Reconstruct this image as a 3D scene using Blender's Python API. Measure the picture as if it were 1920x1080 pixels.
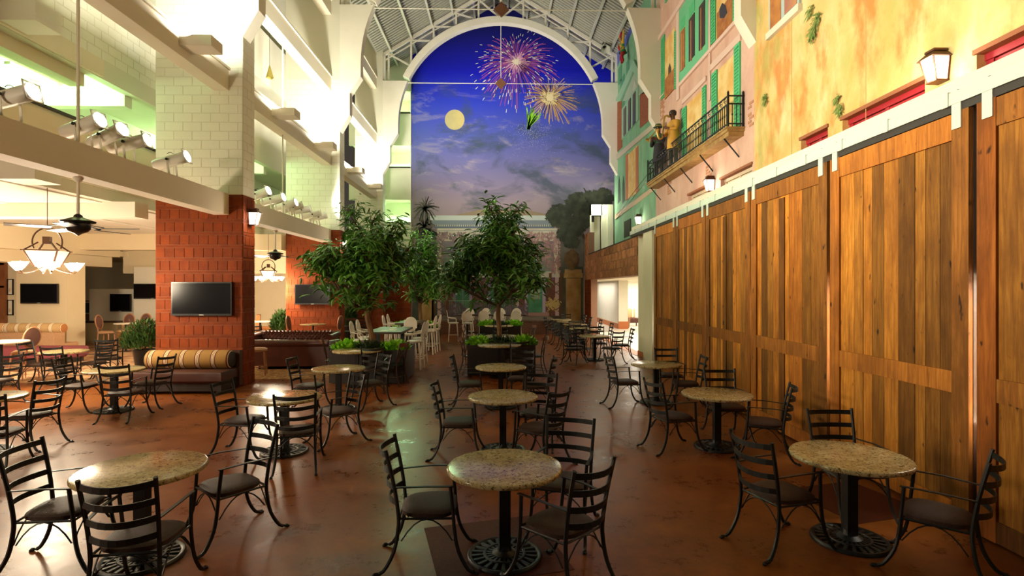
import bpy, bmesh, math, random
from mathutils import Vector, Matrix
random.seed(7)
PI = math.pi
for _o in list(bpy.data.objects): bpy.data.objects.remove(_o)
SC = bpy.context.scene
COL = SC.collection
# ---------------------------------------------------------------- camera
F, HC, TH = 1015.0, 2.18, math.radians(1.28)
cd = bpy.data.cameras.new('camera'); cam = bpy.data.objects.new('camera', cd); COL.objects.link(cam)
cam.location = (0, 0, HC); cam.rotation_euler = (PI/2, 0, -TH)
cd.sensor_width = 36; cd.lens = 36*F/1920; cd.clip_end = 200
SC.camera = cam
# ---------------------------------------------------------------- world, view
wd = bpy.data.worlds.new('world'); SC.world = wd; wd.use_nodes = True
wd.node_tree.nodes['Background'].inputs[0].default_value = (1.0, .86, .66, 1)
wd.node_tree.nodes['Background'].inputs[1].default_value = .03
SC.view_settings.view_transform = 'Standard'; SC.view_settings.look = 'None'
SC.view_settings.gamma = 1; SC.view_settings.use_curve_mapping = False
SC.view_settings.exposure = 0.78
try:
    SC.cycles.use_denoising = True; SC.cycles.max_bounces = 7; SC.cycles.diffuse_bounces = 4
    SC.cycles.sample_clamp_indirect = 6; SC.cycles.caustics_reflective = False; SC.cycles.caustics_refractive = False
except Exception: pass

def aim(o, d): o.rotation_euler = Vector(d).to_track_quat('-Z', 'Y').to_euler()
def area(name, loc, d, sx, sy, w, col, spread=PI):
    l = bpy.data.lights.new(name, 'AREA'); l.shape = 'RECTANGLE'; l.size = sx; l.size_y = sy
    l.energy = w; l.color = col; l.spread = spread
    o = bpy.data.objects.new(name, l); COL.objects.link(o); o.location = loc; aim(o, d); return o
def point(name, loc, w, col, r=.06):
    l = bpy.data.lights.new(name, 'POINT'); l.energy = w; l.color = col; l.shadow_soft_size = r
    o = bpy.data.objects.new(name, l); COL.objects.link(o); o.location = loc; return o
def spot(name, loc, d, w, col, ang, blend=.6, r=.12):
    l = bpy.data.lights.new(name, 'SPOT'); l.energy = w; l.color = col; l.spot_size = math.radians(ang); l.spot_blend = blend
    l.shadow_soft_size = r
    o = bpy.data.objects.new(name, l); COL.objects.link(o); o.location = loc; aim(o, d); return o
WARM, GRN, CREAM = (1, .80, .52), (.55, 1, .48), (1, .9, .7)
# the lounge chandeliers go on past the left edge of the picture (the rim of the next one shows there) and behind the camera
point('lounge_chandelier_offscreen', (-11.9, 12.0, 2.45), 420, (1, .82, .58), .4)
point('lounge_chandelier_row_offscreen', (-8.45, 1.8, 2.45), 420, (1, .82, .58), .4)
# gallery fluorescents: the fixtures seen in the first and second bay, and the one of the first bay above the frame
point('gallery_tube_light', (-9.65, 11.7, 6.42), 120, GRN, .15)
point('gallery_tube_light', (-9.3, 17.6, 6.55), 150, GRN, .15)
point('gallery_tube_offscreen', (-9.65, 7.6, 9.3), 150, GRN, .15)
# box uplights on the beam: one light on the lit top of each box
for y in (10.25, 14.35, 17.65, 21.35, 24.7):
    area('box_uplight_light', (-5.7, y+.21, 6.94), (-.3, 0, 1), .5, .34, 190, (1, .95, .78))
# lit end-gallery openings beside the mural
for z in (6.6, 9.5, 12.2):
    area('end_gallery_light', (-5.6, 29.6, z), (0, -.3, -1), 1.4, .6, 130, GRN)
# the beam with its theatre spotlights runs on towards the camera, past the left edge
for y in (2.6, 4.2, 5.6): spot('beam_spotlight_offscreen', (-5.8, y, 4.70), (11.4, 1.0, 1.6), 1100, (1, .9, .70), 70, 1, .12)
# lit corridor, lit room behind the barn doors, glowing upper doorway
area('corridor_light', (6.4, 22.5, 2.5), (0, 0, -1), 1.8, 8, 190, (1, .9, .74))
area('corridor_light', (8.0, 30.0, 2.5), (0, 0, -1), 1.6, 2.4, 70, (1, .93, .85))
area('corridor_light', (5.4, 32.0, 2.5), (0, 0, -1), 1.0, 5, 60, (1, .93, .82))
area('kitchen_light', (5.1, 8.5, 2.55), (0, 0, -1), .9, 10, 1500, (1, .93, .8))
point('upper_doorway_light', (4.86, 27.4, 6.35), 45, (1, 1, .75), .08)

# ---------------------------------------------------------------- mesh builder
def sweepframe(path, up):
    fr = []
    n = len(path)
    for i in range(n):
        t = (path[min(i+1, n-1)] - path[max(i-1, 0)]).normalized()
        u = Vector(up)
        if abs(t.dot(u)) > .98: u = Vector((0, 1, 0)) if abs(t.y) < .9 else Vector((1, 0, 0))
        s = t.cross(u).normalized(); v = s.cross(t).normalized()
        fr.append((s, v))
    return fr
class MB:
    def __init__(s): s.v = []; s.f = []
    def add(s, vs, fs):
        b = len(s.v); s.v += [tuple(p) for p in vs]; s.f += [tuple(i+b for i in f) for f in fs]; return s
    def poly(s, pts): return s.add(pts, [tuple(range(len(pts)))])
    def box(s, x0, x1, y0, y1, z0, z1, M=None):
        vs = [(x, y, z) for z in (z0, z1) for y in (y0, y1) for x in (x0, x1)]
        if M is not None: vs = [M @ Vector(p) for p in vs]
        return s.add(vs, [(0,2,3,1),(4,5,7,6),(0,1,5,4),(2,6,7,3),(0,4,6,2),(1,3,7,5)])
    def hexa(s, p):   # 8 points: bottom ring 0-3, top ring 4-7
        return s.add(p, [(3,2,1,0),(4,5,6,7),(0,1,5,4),(1,2,6,5),(2,3,7,6),(3,0,4,7)])
    def sweep(s, path, sec, up=(0,0,1), cap=True, scl=None):
        path = [Vector(p) for p in path]; fr = sweepframe(path, up); k = len(sec); vs = []
        for i, p in enumerate(path):
            q = 1 if scl is None else scl[i]
            vs += [p + fr[i][0]*(u*q) + fr[i][1]*(w*q) for u, w in sec]
        fs = [(i*k+j, i*k+(j+1)%k, (i+1)*k+(j+1)%k, (i+1)*k+j) for i in range(len(path)-1) for j in range(k)]
        if cap: fs += [tuple(range(k-1, -1, -1)), tuple((len(path)-1)*k+j for j in range(k))]
        return s.add(vs, fs)
    def tube(s, path, r, n=6, up=(0,0,1), scl=None):
        return s.sweep(path, [(r*math.cos(2*PI*j/n), r*math.sin(2*PI*j/n)) for j in range(n)], up, True, scl)
    def bar(s, path, w, t, up=(0,0,1)):
        return s.sweep(path, [(-t/2,-w/2),(t/2,-w/2),(t/2,w/2),(-t/2,w/2)], up)
    def lathe(s, prof, n=16, c=(0,0,0), M=None, cap=True):
        vs = []
        for r, z in prof: vs += [(c[0]+r*math.cos(2*PI*j/n), c[1]+r*math.sin(2*PI*j/n), c[2]+z) for j in range(n)]
        if M is not None: vs = [M @ Vector(p) for p in vs]
        fs = [(i*n+j, i*n+(j+1)%n, (i+1)*n+(j+1)%n, (i+1)*n+j) for i in range(len(prof)-1) for j in range(n)]
        if cap: fs += [tuple(range(n-1, -1, -1)), tuple((len(prof)-1)*n+j for j in range(n))]
        return s.add(vs, fs)
    def prism(s, pts, off):   # closed planar outline extruded by vector
        off = Vector(off); n = len(pts); a = [Vector(p) for p in pts]
        return s.add(a+[p+off for p in a], [tuple(range(n-1,-1,-1)), tuple(range(n, 2*n))]+[(i, (i+1)%n, n+(i+1)%n, n+i) for i in range(n)])
    def mesh(s, name, mat, smooth=False):
        m = bpy.data.meshes.new(name); m.from_pydata(s.v, [], s.f); m.update()
        bm = bmesh.new(); bm.from_mesh(m); bmesh.ops.recalc_face_normals(bm, faces=bm.faces); bm.to_mesh(m); bm.free()
        if smooth:
            for p in m.polygons: p.use_smooth = True
            try: m.set_sharp_from_angle(angle=math.radians(40))
            except Exception: pass
        if mat: m.materials.append(mat)
        return m
    def build(s, name, mat, parent=None, smooth=False, **props):
        o = bpy.data.objects.new(name, s.mesh(name, mat, smooth)); COL.objects.link(o)
        if parent is not None: o.parent = parent
        for k, v in props.items(): o[k] = v
        return o
def Bx(*a): return MB().box(*a)
def tag(o, label, cat=None, group=None):
    o['label'] = label
    if cat: o['category'] = cat
    if group: o['group'] = group
    return o
def thing(name, label, cat, loc=(0,0,0), rz=0, group=None):
    o = bpy.data.objects.new(name, None); COL.objects.link(o); o.empty_display_size = .1
    o.location = loc; o.rotation_euler = (0, 0, rz); return tag(o, label, cat, group)
def struct(name, mb, mat, smooth=False, label=None):
    o = mb.build(name, mat, None, smooth); o['kind'] = 'structure'
    if label: o['label'] = label
    return o
def inst(name, mesh, parent, loc=(0,0,0), rot=(0,0,0), scale=(1,1,1)):
    o = bpy.data.objects.new(name, mesh); COL.objects.link(o); o.parent = parent
    o.location = loc; o.rotation_euler = rot; o.scale = scale; return o
def dup(root, loc, rz, label=None, group=None, parent=None):
    r = root.copy(); COL.objects.link(r); r.location = loc; r.rotation_euler = (0, 0, rz)
    if label: r['label'] = label
    if group: r['group'] = group
    for ch in list(root.children):
        c = ch.copy(); COL.objects.link(c); c.parent = r
        for g in list(ch.children):
            d = g.copy(); COL.objects.link(d); d.parent = c
    return r
def G(px, d):    # floor-plan point seen in image column px at view depth d
    xc = (px-960)/F*d
    return (xc*math.cos(TH)+d*math.sin(TH), d*math.cos(TH)-xc*math.sin(TH))
def onY(px, py, Y):     # point of the plane y = Y
    t = (px-960)/F; c, s = math.cos(TH), math.sin(TH)
    X = Y*(t*c+s)/(c-t*s); d = Y*c+X*s
    return Vector((X, Y, HC-(py-540)/F*d))
def onX(px, py, X):     # point of the plane x = X
    t = (px-960)/F; c, s = math.cos(TH), math.sin(TH)
    Y = X*(c-t*s)/(t*c+s); d = Y*c+X*s
    return Vector((X, Y, HC-(py-540)/F*d))
def arc(p0, p1, bulge, n=8):
    p0, p1, b = Vector(p0), Vector(p1), Vector(bulge)
    return [p0.lerp(p1, i/n) + b*(1-(2*i/n-1)**2) for i in range(n+1)]
def smoothpath(pts, k=4):
    P = [Vector(p) for p in pts]; out = []
    for i in range(len(P)-1):
        a, b, c, d = P[max(i-1,0)], P[i], P[i+1], P[min(i+2,len(P)-1)]
        for j in range(k):
            t = j/k
            out.append(.5*((2*b)+(-a+c)*t+(2*a-5*b+4*c-d)*t*t+(-a+3*b-3*c+d)*t**3))
    return out+[P[-1]]

# ---------------------------------------------------------------- materials
def mat(name, col, rough=.6, metal=0, col2=None, scale=4, stretch=(1,1,1), detail=4, lo=.35, hi=.65, bump=0, bscale=None,
        rand=0, emit=0, ecol=None, spec=.5, coat=0, sheen=0, trans=0):
    m = bpy.data.materials.new(name); m.use_nodes = True; nt = m.node_tree; N, L = nt.nodes, nt.links
    b = N['Principled BSDF']; b.inputs['Roughness'].default_value = rough; b.inputs['Metallic'].default_value = metal
    b.inputs['Specular IOR Level'].default_value = spec; b.inputs['Coat Weight'].default_value = coat
    b.inputs['Base Color'].default_value = (*col, 1)
    if trans: b.inputs['Transmission Weight'].default_value = trans
    if emit:
        b.inputs['Emission Color'].default_value = (*(ecol or col), 1); b.inputs['Emission Strength'].default_value = emit
    src = None
    if col2 or bump:
        tc = N.new('ShaderNodeTexCoord'); mp = N.new('ShaderNodeMapping'); mp.inputs['Scale'].default_value = stretch
        L.new(tc.outputs['Object'], mp.inputs[0])
        if rand:
            oi0 = N.new('ShaderNodeObjectInfo'); va = N.new('ShaderNodeVectorMath'); va.operation = 'SCALE'
            va.inputs[0].default_value = (37, 23, 51); L.new(oi0.outputs['Random'], va.inputs['Scale']); L.new(va.outputs[0], mp.inputs['Location'])
    if col2:
        nz = N.new('ShaderNodeTexNoise'); nz.inputs['Scale'].default_value = scale; nz.inputs['Detail'].default_value = detail
        L.new(mp.outputs[0], nz.inputs[0])
        cr = N.new('ShaderNodeValToRGB'); cr.color_ramp.elements[0].position = lo; cr.color_ramp.elements[1].position = hi
        cr.color_ramp.elements[0].color = (*col, 1); cr.color_ramp.elements[1].color = (*col2, 1)
        L.new(nz.outputs['Fac'], cr.inputs[0]); src = cr.outputs[0]
    if rand:
        oi = N.new('ShaderNodeObjectInfo'); hs = N.new('ShaderNodeHueSaturation')
        mr = N.new('ShaderNodeMapRange'); mr.inputs[3].default_value = 1-rand; mr.inputs[4].default_value = 1+rand
        L.new(oi.outputs['Random'], mr.inputs[0]); L.new(mr.outputs[0], hs.inputs['Value'])
        hs.inputs['Color'].default_value = (*col, 1)
        if src: L.new(src, hs.inputs['Color'])
        src = hs.outputs[0]
    if src: L.new(src, b.inputs['Base Color'])
    if bump:
        n2 = N.new('ShaderNodeTexNoise'); n2.inputs['Scale'].default_value = bscale or scale; n2.inputs['Detail'].default_value = 5
        L.new(mp.outputs[0], n2.inputs[0])
        bp = N.new('ShaderNodeBump'); bp.inputs['Strength'].default_value = bump; bp.inputs['Distance'].default_value = .02
        L.new(n2.outputs['Fac'], bp.inputs['Height']); L.new(bp.outputs[0], b.inputs['Normal'])
    return m
def ramp(nt, pts, inp, interp='LINEAR'):
    cr = nt.nodes.new('ShaderNodeValToRGB'); cr.color_ramp.interpolation = interp; e = cr.color_ramp.elements
    while len(e) < len(pts): e.new(.5)
    for el, (p, c) in zip(e, pts): el.position = p; el.color = (*c, 1)
    nt.links.new(inp, cr.inputs[0]); return cr.outputs[0]
def mixc(nt, fac, a, b, mode='MIX'):
    m = nt.nodes.new('ShaderNodeMix'); m.data_type = 'RGBA'; m.blend_type = mode
    for s, v in ((m.inputs['Factor'], fac), (m.inputs['A'], a), (m.inputs['B'], b)):
        if isinstance(v, (int, float)): s.default_value = v
        elif isinstance(v, tuple): s.default_value = (*v, 1)
        else: nt.links.new(v, s)
    return m.outputs['Result']
def noise(nt, vec, scale, detail=5, rough=.55, dist=0):
    n = nt.nodes.new('ShaderNodeTexNoise'); n.inputs['Scale'].default_value = scale; n.inputs['Detail'].default_value = detail
    n.inputs['Roughness'].default_value = rough; n.inputs['Distortion'].default_value = dist
    nt.links.new(vec, n.inputs[0]); return n.outputs['Fac']
def mapped(nt, scale=(1,1,1), kind='Object', loc=(0,0,0)):
    tc = nt.nodes.new('ShaderNodeTexCoord'); mp = nt.nodes.new('ShaderNodeMapping')
    mp.inputs['Scale'].default_value = scale; mp.inputs['Location'].default_value = loc
    nt.links.new(tc.outputs[kind], mp.inputs[0]); return mp.outputs[0]
def newmat(name, rough=.6, spec=.5):
    m = bpy.data.materials.new(name); m.use_nodes = True; b = m.node_tree.nodes['Principled BSDF']
    b.inputs['Roughness'].default_value = rough; b.inputs['Specular IOR Level'].default_value = spec
    return m, m.node_tree, b
def bumpit(nt, b, h, s=.3, d=.02):
    bp = nt.nodes.new('ShaderNodeBump'); bp.inputs['Strength'].default_value = s; bp.inputs['Distance'].default_value = d
    nt.links.new(h, bp.inputs['Height']); nt.links.new(bp.outputs[0], b.inputs['Normal'])

MT = {}
MT['cream'] = mat('cream_paint', (.78, .70, .52), .7, col2=(.74, .66, .48), scale=1.2)
MT['white'] = mat('white_paint', (.82, .78, .66), .65, col2=(.78, .74, .62), scale=1.5)
MT['block'] = mat('painted_block', (.80, .79, .66), .7, rand=.02, bump=.15, bscale=40)
MT['mortar'] = mat('mortar', (.30, .16, .10), .9)
MT['wmortar'] = mat('white_mortar', (.70, .68, .55), .8)
MT['beam'] = mat('beam_paint', (.76, .70, .56), .7, col2=(.72, .66, .52), scale=.8)
MT['ceil'] = mat('ceiling_paint', (.76, .72, .60), .8, col2=(.72, .68, .56), scale=.8)
MT['lounge'] = mat('lounge_wall_paint', (.80, .68, .46), .7, col2=(.76, .64, .42), scale=1)
MT['brick'] = mat('terracotta_brick', (.25, .046, .006), .7, spec=.2, col2=(.19, .032, .004), scale=5, rand=.14, bump=.2, bscale=30)
MT['bigblock'] = mat('rustic_terracotta_block', (.50, .21, .09), .7, spec=.2, col2=(.30, .115, .05), scale=6, rand=.3, bump=.5, bscale=18)
MT['black'] = mat('black_iron', (.007, .008, .007), .45, spec=.4)
MT['vinyl'] = mat('brown_vinyl', (.060, .032, .021), .5, spec=.22, col2=(.042, .022, .015), scale=60, bump=.35, bscale=180)
MT['screen'] = mat('tv_screen', (.004, .004, .005), .22, spec=.2)
MT['plastic'] = mat('black_plastic', (.012, .012, .013), .3)
MT['bronze'] = mat('bronze', (.12, .055, .03), .45, metal=.7)
MT['brownplate'] = mat('brown_plate', (.18, .075, .035), .6)
MT['steel'] = mat('painted_steel', (.62, .62, .52), .45, metal=.2)
MT['deck'] = mat('roof_deck', (.50, .50, .42), .55, metal=.3)
MT['dark'] = mat('dark_paint', (.03, .022, .018), .6)
MT['white2'] = mat('white_gloss_seat', (.78, .72, .62), .4)
MT['dwood'] = mat('dark_wood', (.045, .02, .012), .38, col2=(.07, .03, .016), scale=3, stretch=(1, 8, 1))
MT['mwood'] = mat('honey_wood', (.33, .12, .045), .4, col2=(.24, .085, .03), scale=4, stretch=(1, 6, 1))
MT['leather'] = mat('oxblood_leather', (.085, .022, .013), .33, col2=(.06, .016, .01), scale=5)
MT['brownfab'] = mat('brown_leather_seat', (.07, .024, .016), .45)
MT['tan'] = mat('tan_upholstery', (.55, .32, .17), .8, col2=(.48, .27, .14), scale=20)
MT['rose'] = mat('rose_upholstery', (.26, .055, .07), .7)
MT['camel'] = mat('camel_upholstery', (.50, .19, .055), .7)
MT['green_seat'] = mat('green_vinyl', (.012, .035, .014), .35)
MT['lime'] = mat('lime_leaf', (.34, .74, .03), .5, col2=(.20, .52, .02), scale=8)
MT['leaf'] = mat('dark_green_leaf', (.05, .19, .016), .36, col2=(.12, .32, .03), scale=3, rand=.35)
MT['leaf2'] = mat('bush_leaf', (.03, .08, .015), .5, col2=(.06, .14, .025), scale=6)
MT['dleaf'] = mat('deep_green_leaf', (.012, .035, .012), .45, col2=(.02, .05, .015), scale=6)
MT['bark'] = mat('tan_bark', (.24, .12, .045), .8, col2=(.13, .06, .025), scale=9, stretch=(1, 1, .3), bump=.5)
MT['planter'] = mat('black_stained_wood', (.014, .010, .007), .5, col2=(.022, .015, .01), scale=5, stretch=(6, 6, 1))
MT['soil'] = mat('soil', (.02, .013, .008), .95)
MT['glassw'] = mat('lit_glass', (1, .85, .7), .3, emit=3.2, ecol=(1, .80, .62))
MT['bulb'] = mat('lit_bulb', (1, .95, .85), .3, emit=22, ecol=(1, .9, .7))
MT['lens'] = mat('lit_lens', (1, 1, .95), .3, emit=8, ecol=(1, .97, .86))
MT['canwhite'] = mat('white_enamel', (.72, .68, .60), .4)
MT['copper'] = mat('copper_pot', (.55, .35, .28), .3, metal=.6)
MT['redframe'] = mat('crimson_paint', (.33, .012, .022), .45)
MT['silver'] = mat('galvanised_steel', (.70, .74, .66), .35, metal=.35)
MT['rug'] = mat('ochre_rug', (.38, .20, .05), .95, col2=(.16, .07, .025), scale=9, detail=6, lo=.42, hi=.6)
MT['tile'] = mat('white_floor_tile', (.74, .70, .60), .25)
MT['orange'] = mat('terracotta_base', (.50, .15, .04), .5)
MT['paper'] = mat('picture_print', (.80, .72, .55), .6, col2=(.62, .40, .22), scale=2, lo=.55, hi=.62)
MT['inlay'] = mat('dark_red_inlay', (.10, .016, .006), .6, spec=.2, col2=(.05, .012, .006), scale=40)
# ---------------------------------------------------------------- special materials
def m_floor():
    m, nt, b = newmat('stained_concrete', .34, .26)
    v = mapped(nt)
    big = noise(nt, v, .5, 6, .65); mid = noise(nt, v, 1.9, 12, .78); fine = noise(nt, v, 10, 12, .8)
    scr = noise(nt, mapped(nt, (1.6, 2.4, 1)), 3.5, 14, .9, .3)
    c = ramp(nt, [(.30, (.085, .024, .005)), (.50, (.22, .066, .010)), (.68, (.36, .125, .022))], mid)
    c = mixc(nt, ramp(nt, [(.40, (0,0,0)), (.66, (.65,)*3)], big), c, (.17, .036, .009))
    c = mixc(nt, ramp(nt, [(.42, (0,0,0)), (.85, (.6,)*3)], fine), c, (.10, .028, .007))
    c = mixc(nt, ramp(nt, [(.42, (0,0,0)), (.95, (.32,)*3)], scr), c, (.09, .026, .007))
    nt.links.new(c, b.inputs['Base Color'])
    r = ramp(nt, [(.3, (.20,)*3), (.7, (.44,)*3)], mid); nt.links.new(r, b.inputs['Roughness'])
    bumpit(nt, b, noise(nt, v, 5, 4, .5), .10, .02); return m
MT['floor'] = m_floor()
def m_granite():
    m, nt, b = newmat('speckled_granite', .18, .5)
    v = mapped(nt)
    a = noise(nt, v, 9, 6, .7); f = noise(nt, v, 34, 5, .75); g = noise(nt, v, 75, 4, .7)
    c = ramp(nt, [(.35, (.36, .27, .11)), (.6, (.56, .47, .24)), (.75, (.66, .60, .40))], a)
    c = mixc(nt, ramp(nt, [(.53, (0,0,0)), (.60, (1,1,1))], f), c, (.14, .085, .03))
    c = mixc(nt, ramp(nt, [(.56, (0,0,0)), (.62, (.95,)*3)], g), c, (.03, .022, .014))
    nt.links.new(c, b.inputs['Base Color']); return m
MT['granite'] = m_granite()
def m_plank(name, base, dark, light):
    m, nt, b = newmat(name, .6, .2)
    oi = nt.nodes.new('ShaderNodeObjectInfo')
    tc = nt.nodes.new('ShaderNodeTexCoord'); va = nt.nodes.new('ShaderNodeVectorMath'); va.operation = 'SCALE'
    va.inputs[0].default_value = (31, 57, 83); nt.links.new(oi.outputs['Random'], va.inputs['Scale'])
    mp = nt.nodes.new('ShaderNodeMapping'); mp.inputs['Scale'].default_value = (9, 9, .55)
    nt.links.new(tc.outputs['Object'], mp.inputs[0]); nt.links.new(va.outputs[0], mp.inputs['Location'])
    mp2 = nt.nodes.new('ShaderNodeMapping'); mp2.inputs['Scale'].default_value = (2.5, 2.5, 1.1)
    nt.links.new(tc.outputs['Object'], mp2.inputs[0]); nt.links.new(va.outputs[0], mp2.inputs['Location'])
    gr = noise(nt, mp.outputs[0], 3, 8, .7, .6); bl = noise(nt, mp2.outputs[0], 1.3, 5, .6); kn = noise(nt, mp2.outputs[0], 5, 2, .4)
    c = ramp(nt, [(.3, dark), (.52, base), (.75, light)], gr)
    c = mixc(nt, ramp(nt, [(.42, (0,0,0)), (.66, (.75,)*3)], bl), c, dark)
    c = mixc(nt, ramp(nt, [(.70, (0,0,0)), (.76, (.9,)*3)], kn), c, (.02, .008, .004))
    tone = ramp(nt, [(0, (.42, .40, .36)), (.2, (.95, .95, .9)), (.4, (1.5, 1.35, 1.1)), (.58, (.62, .60, .54)), (.78, (1.75, 1.65, 1.4)), (1, (1.0, .75, .55))], oi.outputs['Random'])
    c = mixc(nt, 1.0, c, tone, 'MULTIPLY'); nt.links.new(c, b.inputs['Base Color'])
    bumpit(nt, b, gr, .35, .01); return m
MT['plank'] = m_plank('reclaimed_barn_wood', (.42, .165, .022), (.19, .066, .010), (.62, .29, .052))
MT['frameplank'] = m_plank('barn_door_frame_wood', (.32, .115, .018), (.15, .052, .009), (.46, .195, .038))
def m_stripe(name, base, stripes, scale, rough=.8):
    m, nt, b = newmat(name, rough, .2)
    v = mapped(nt); sx = nt.nodes.new('ShaderNodeSeparateXYZ'); nt.links.new(v, sx.inputs[0])
    mu = nt.nodes.new('ShaderNodeMath'); mu.operation = 'MULTIPLY'; mu.inputs[1].default_value = scale; nt.links.new(sx.outputs[0], mu.inputs[0])
    fr = nt.nodes.new('ShaderNodeMath'); fr.operation = 'FRACT'; nt.links.new(mu.outputs[0], fr.inputs[0])
    pts = [(0, base)]+stripes
    nt.links.new(ramp(nt, pts, fr.outputs[0], 'CONSTANT'), b.inputs['Base Color']); return m
_m, _c, _g = (.10, .022, .02), (.72, .56, .34), (.34, .19, .055)
MT['stripe_dark'] = m_stripe('ochre_burgundy_stripe', _g, [(.55, _m), (.61, _c), (.66, _m), (.69, _c), (.74, _m), (.77, _c), (.82, _m), (.88, _g)], 3.05)
_c2, _g2, _m2 = (.80, .70, .48), (.62, .42, .20), (.42, .2, .1)
MT['stripe_light'] = m_stripe('cream_tan_stripe', _g2, [(.45, _m2), (.5, _c2), (.80, _m2), (.84, _g2)], 2.9)
def m_facade(name, cols, blot, scale=.55):
    m, nt, b = newmat(name, .8, .2)
    v = mapped(nt, (1, 1, .55)); a = noise(nt, v, scale*2.2, 6, .62, .4); c2 = noise(nt, v, scale*4.5, 6, .65); f = noise(nt, mapped(nt), 9, 6, .7)
    c = ramp(nt, cols, a)
    for i, (lo, hi, colr, k) in enumerate(blot):
        nn = noise(nt, mapped(nt, (1, 1, .5), loc=(i*7.3, i*3.1, i*5.7)), scale*3.0, 5, .6)
        c = mixc(nt, ramp(nt, [(lo, (0,0,0)), (hi, (k,)*3)], nn), c, colr)
    c = mixc(nt, ramp(nt, [(.5, (0,0,0)), (.8, (.18,)*3)], f), c, (.35, .25, .12))
    nt.links.new(c, b.inputs['Base Color']); return m
MT['yellow'] = m_facade('distressed_ochre_plaster', [(.3, (.62, .36, .10)), (.5, (.72, .50, .20)), (.7, (.76, .58, .30))],
    [(.50, .66, (.62, .20, .045), .85), (.50, .68, (.36, .40, .12), .7), (.56, .75, (.82, .66, .38), .75)])
MT['pink'] = m_facade('distressed_pink_plaster', [(.3, (.58, .34, .27)), (.55, (.68, .44, .35)), (.75, (.74, .54, .44))],
    [(.6, .78, (.45, .40, .34), .5), (.62, .8, (.80, .66, .55), .5)])
MT['teal'] = m_facade('distressed_green_plaster', [(.3, (.16, .36, .22)), (.55, (.24, .48, .30)), (.75, (.36, .56, .40))],
    [(.6, .8, (.62, .58, .46), .6), (.64, .8, (.55, .28, .14), .4)])
def m_sky():
    m, nt, b = newmat('painted_night_sky', .75, .25)
    v = mapped(nt); sx = nt.nodes.new('ShaderNodeSeparateXYZ'); nt.links.new(v, sx.inputs[0])
    mr = nt.nodes.new('ShaderNodeMapRange'); mr.inputs[1].default_value = 4; mr.inputs[2].default_value = 16; nt.links.new(sx.outputs[2], mr.inputs[0])
    c = ramp(nt, [(0, (.30, .23, .22)), (.22, (.31, .25, .29)), (.36, (.19, .18, .36)), (.52, (.085, .115, .46)), (.66, (.030, .055, .60)), (.79, (.004, .008, .54)), (.93, (.005, .006, .24)), (1, (.004, .005, .12))], mr.outputs[0])
    vx = mapped(nt, (.55, 1, 1.0))
    n1 = noise(nt, vx, .62, 7, .62, .5); n2 = noise(nt, mapped(nt, (.5, 1, 1.7), loc=(9, 0, 4)), .7, 8, .66, .6)
    mask = ramp(nt, [(.10, (.0,)*3), (.22, (.9,)*3), (.62, (1,)*3), (.80, (0,)*3)], mr.outputs[0])
    k1 = mixc(nt, 1.0, ramp(nt, [(.50, (0,0,0)), (.64, (.85,)*3)], n1), mask, 'MULTIPLY')
    k2 = mixc(nt, 1.0, ramp(nt, [(.55, (0,0,0)), (.72, (.6,)*3)], n2), mask, 'MULTIPLY')
    c = mixc(nt, k2, c, (.55, .48, .36)); c = mixc(nt, k1, c, (.055, .085, .115))
    nt.links.new(c, b.inputs['Base Color']); return m
MT['sky'] = m_sky()
_pc = {}
def paint(col, rough=.75, col2=None, scale=6):
    k = (col, col2, scale)
    if k not in _pc: _pc[k] = mat('paint_%d' % len(_pc), col, rough, col2=col2, scale=scale, spec=.25)
    return _pc[k]

# ================================================================ STRUCTURE
XL, XR, XD, XW = -5.70, 5.80, 4.22, 4.48       # left piers, right facade, barn doors, parapet / corridor wall
PIERY = (12.13, 19.40, 26.50)
XG = -8.4                                       # gallery front
YM = 28.6                                       # mural wall
struct('floor', Bx(-22, 9.2, -3, 37, -.2, 0), MT['floor'])
# floor inlays under two tables
def inlay(cx, cy, s, rz):
    M_ = Matrix.Translation((cx, cy, 0)) @ Matrix.Rotation(rz, 4, 'Z')
    MB().box(-s, s, -s, s, -.02, .003, M_).build('trim_inlay', MT['inlay'])['kind'] = 'structure'
inlay(*G(925, 4.55), .52, .25); inlay(*G(1600, 5.55), .45, .25)
o = struct('floor_corridor', MB().box(XW+.02, 9.1, 17.0, 36.5, -.05, .004), MT['tile'])
struct('floor_lounge', Bx(-16, -7.9, 12.7, 23, -.05, .004), mat('lounge_carpet', (.52, .33, .17), .95, col2=(.30, .12, .06), scale=3, detail=7, lo=.42, hi=.62))

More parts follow.
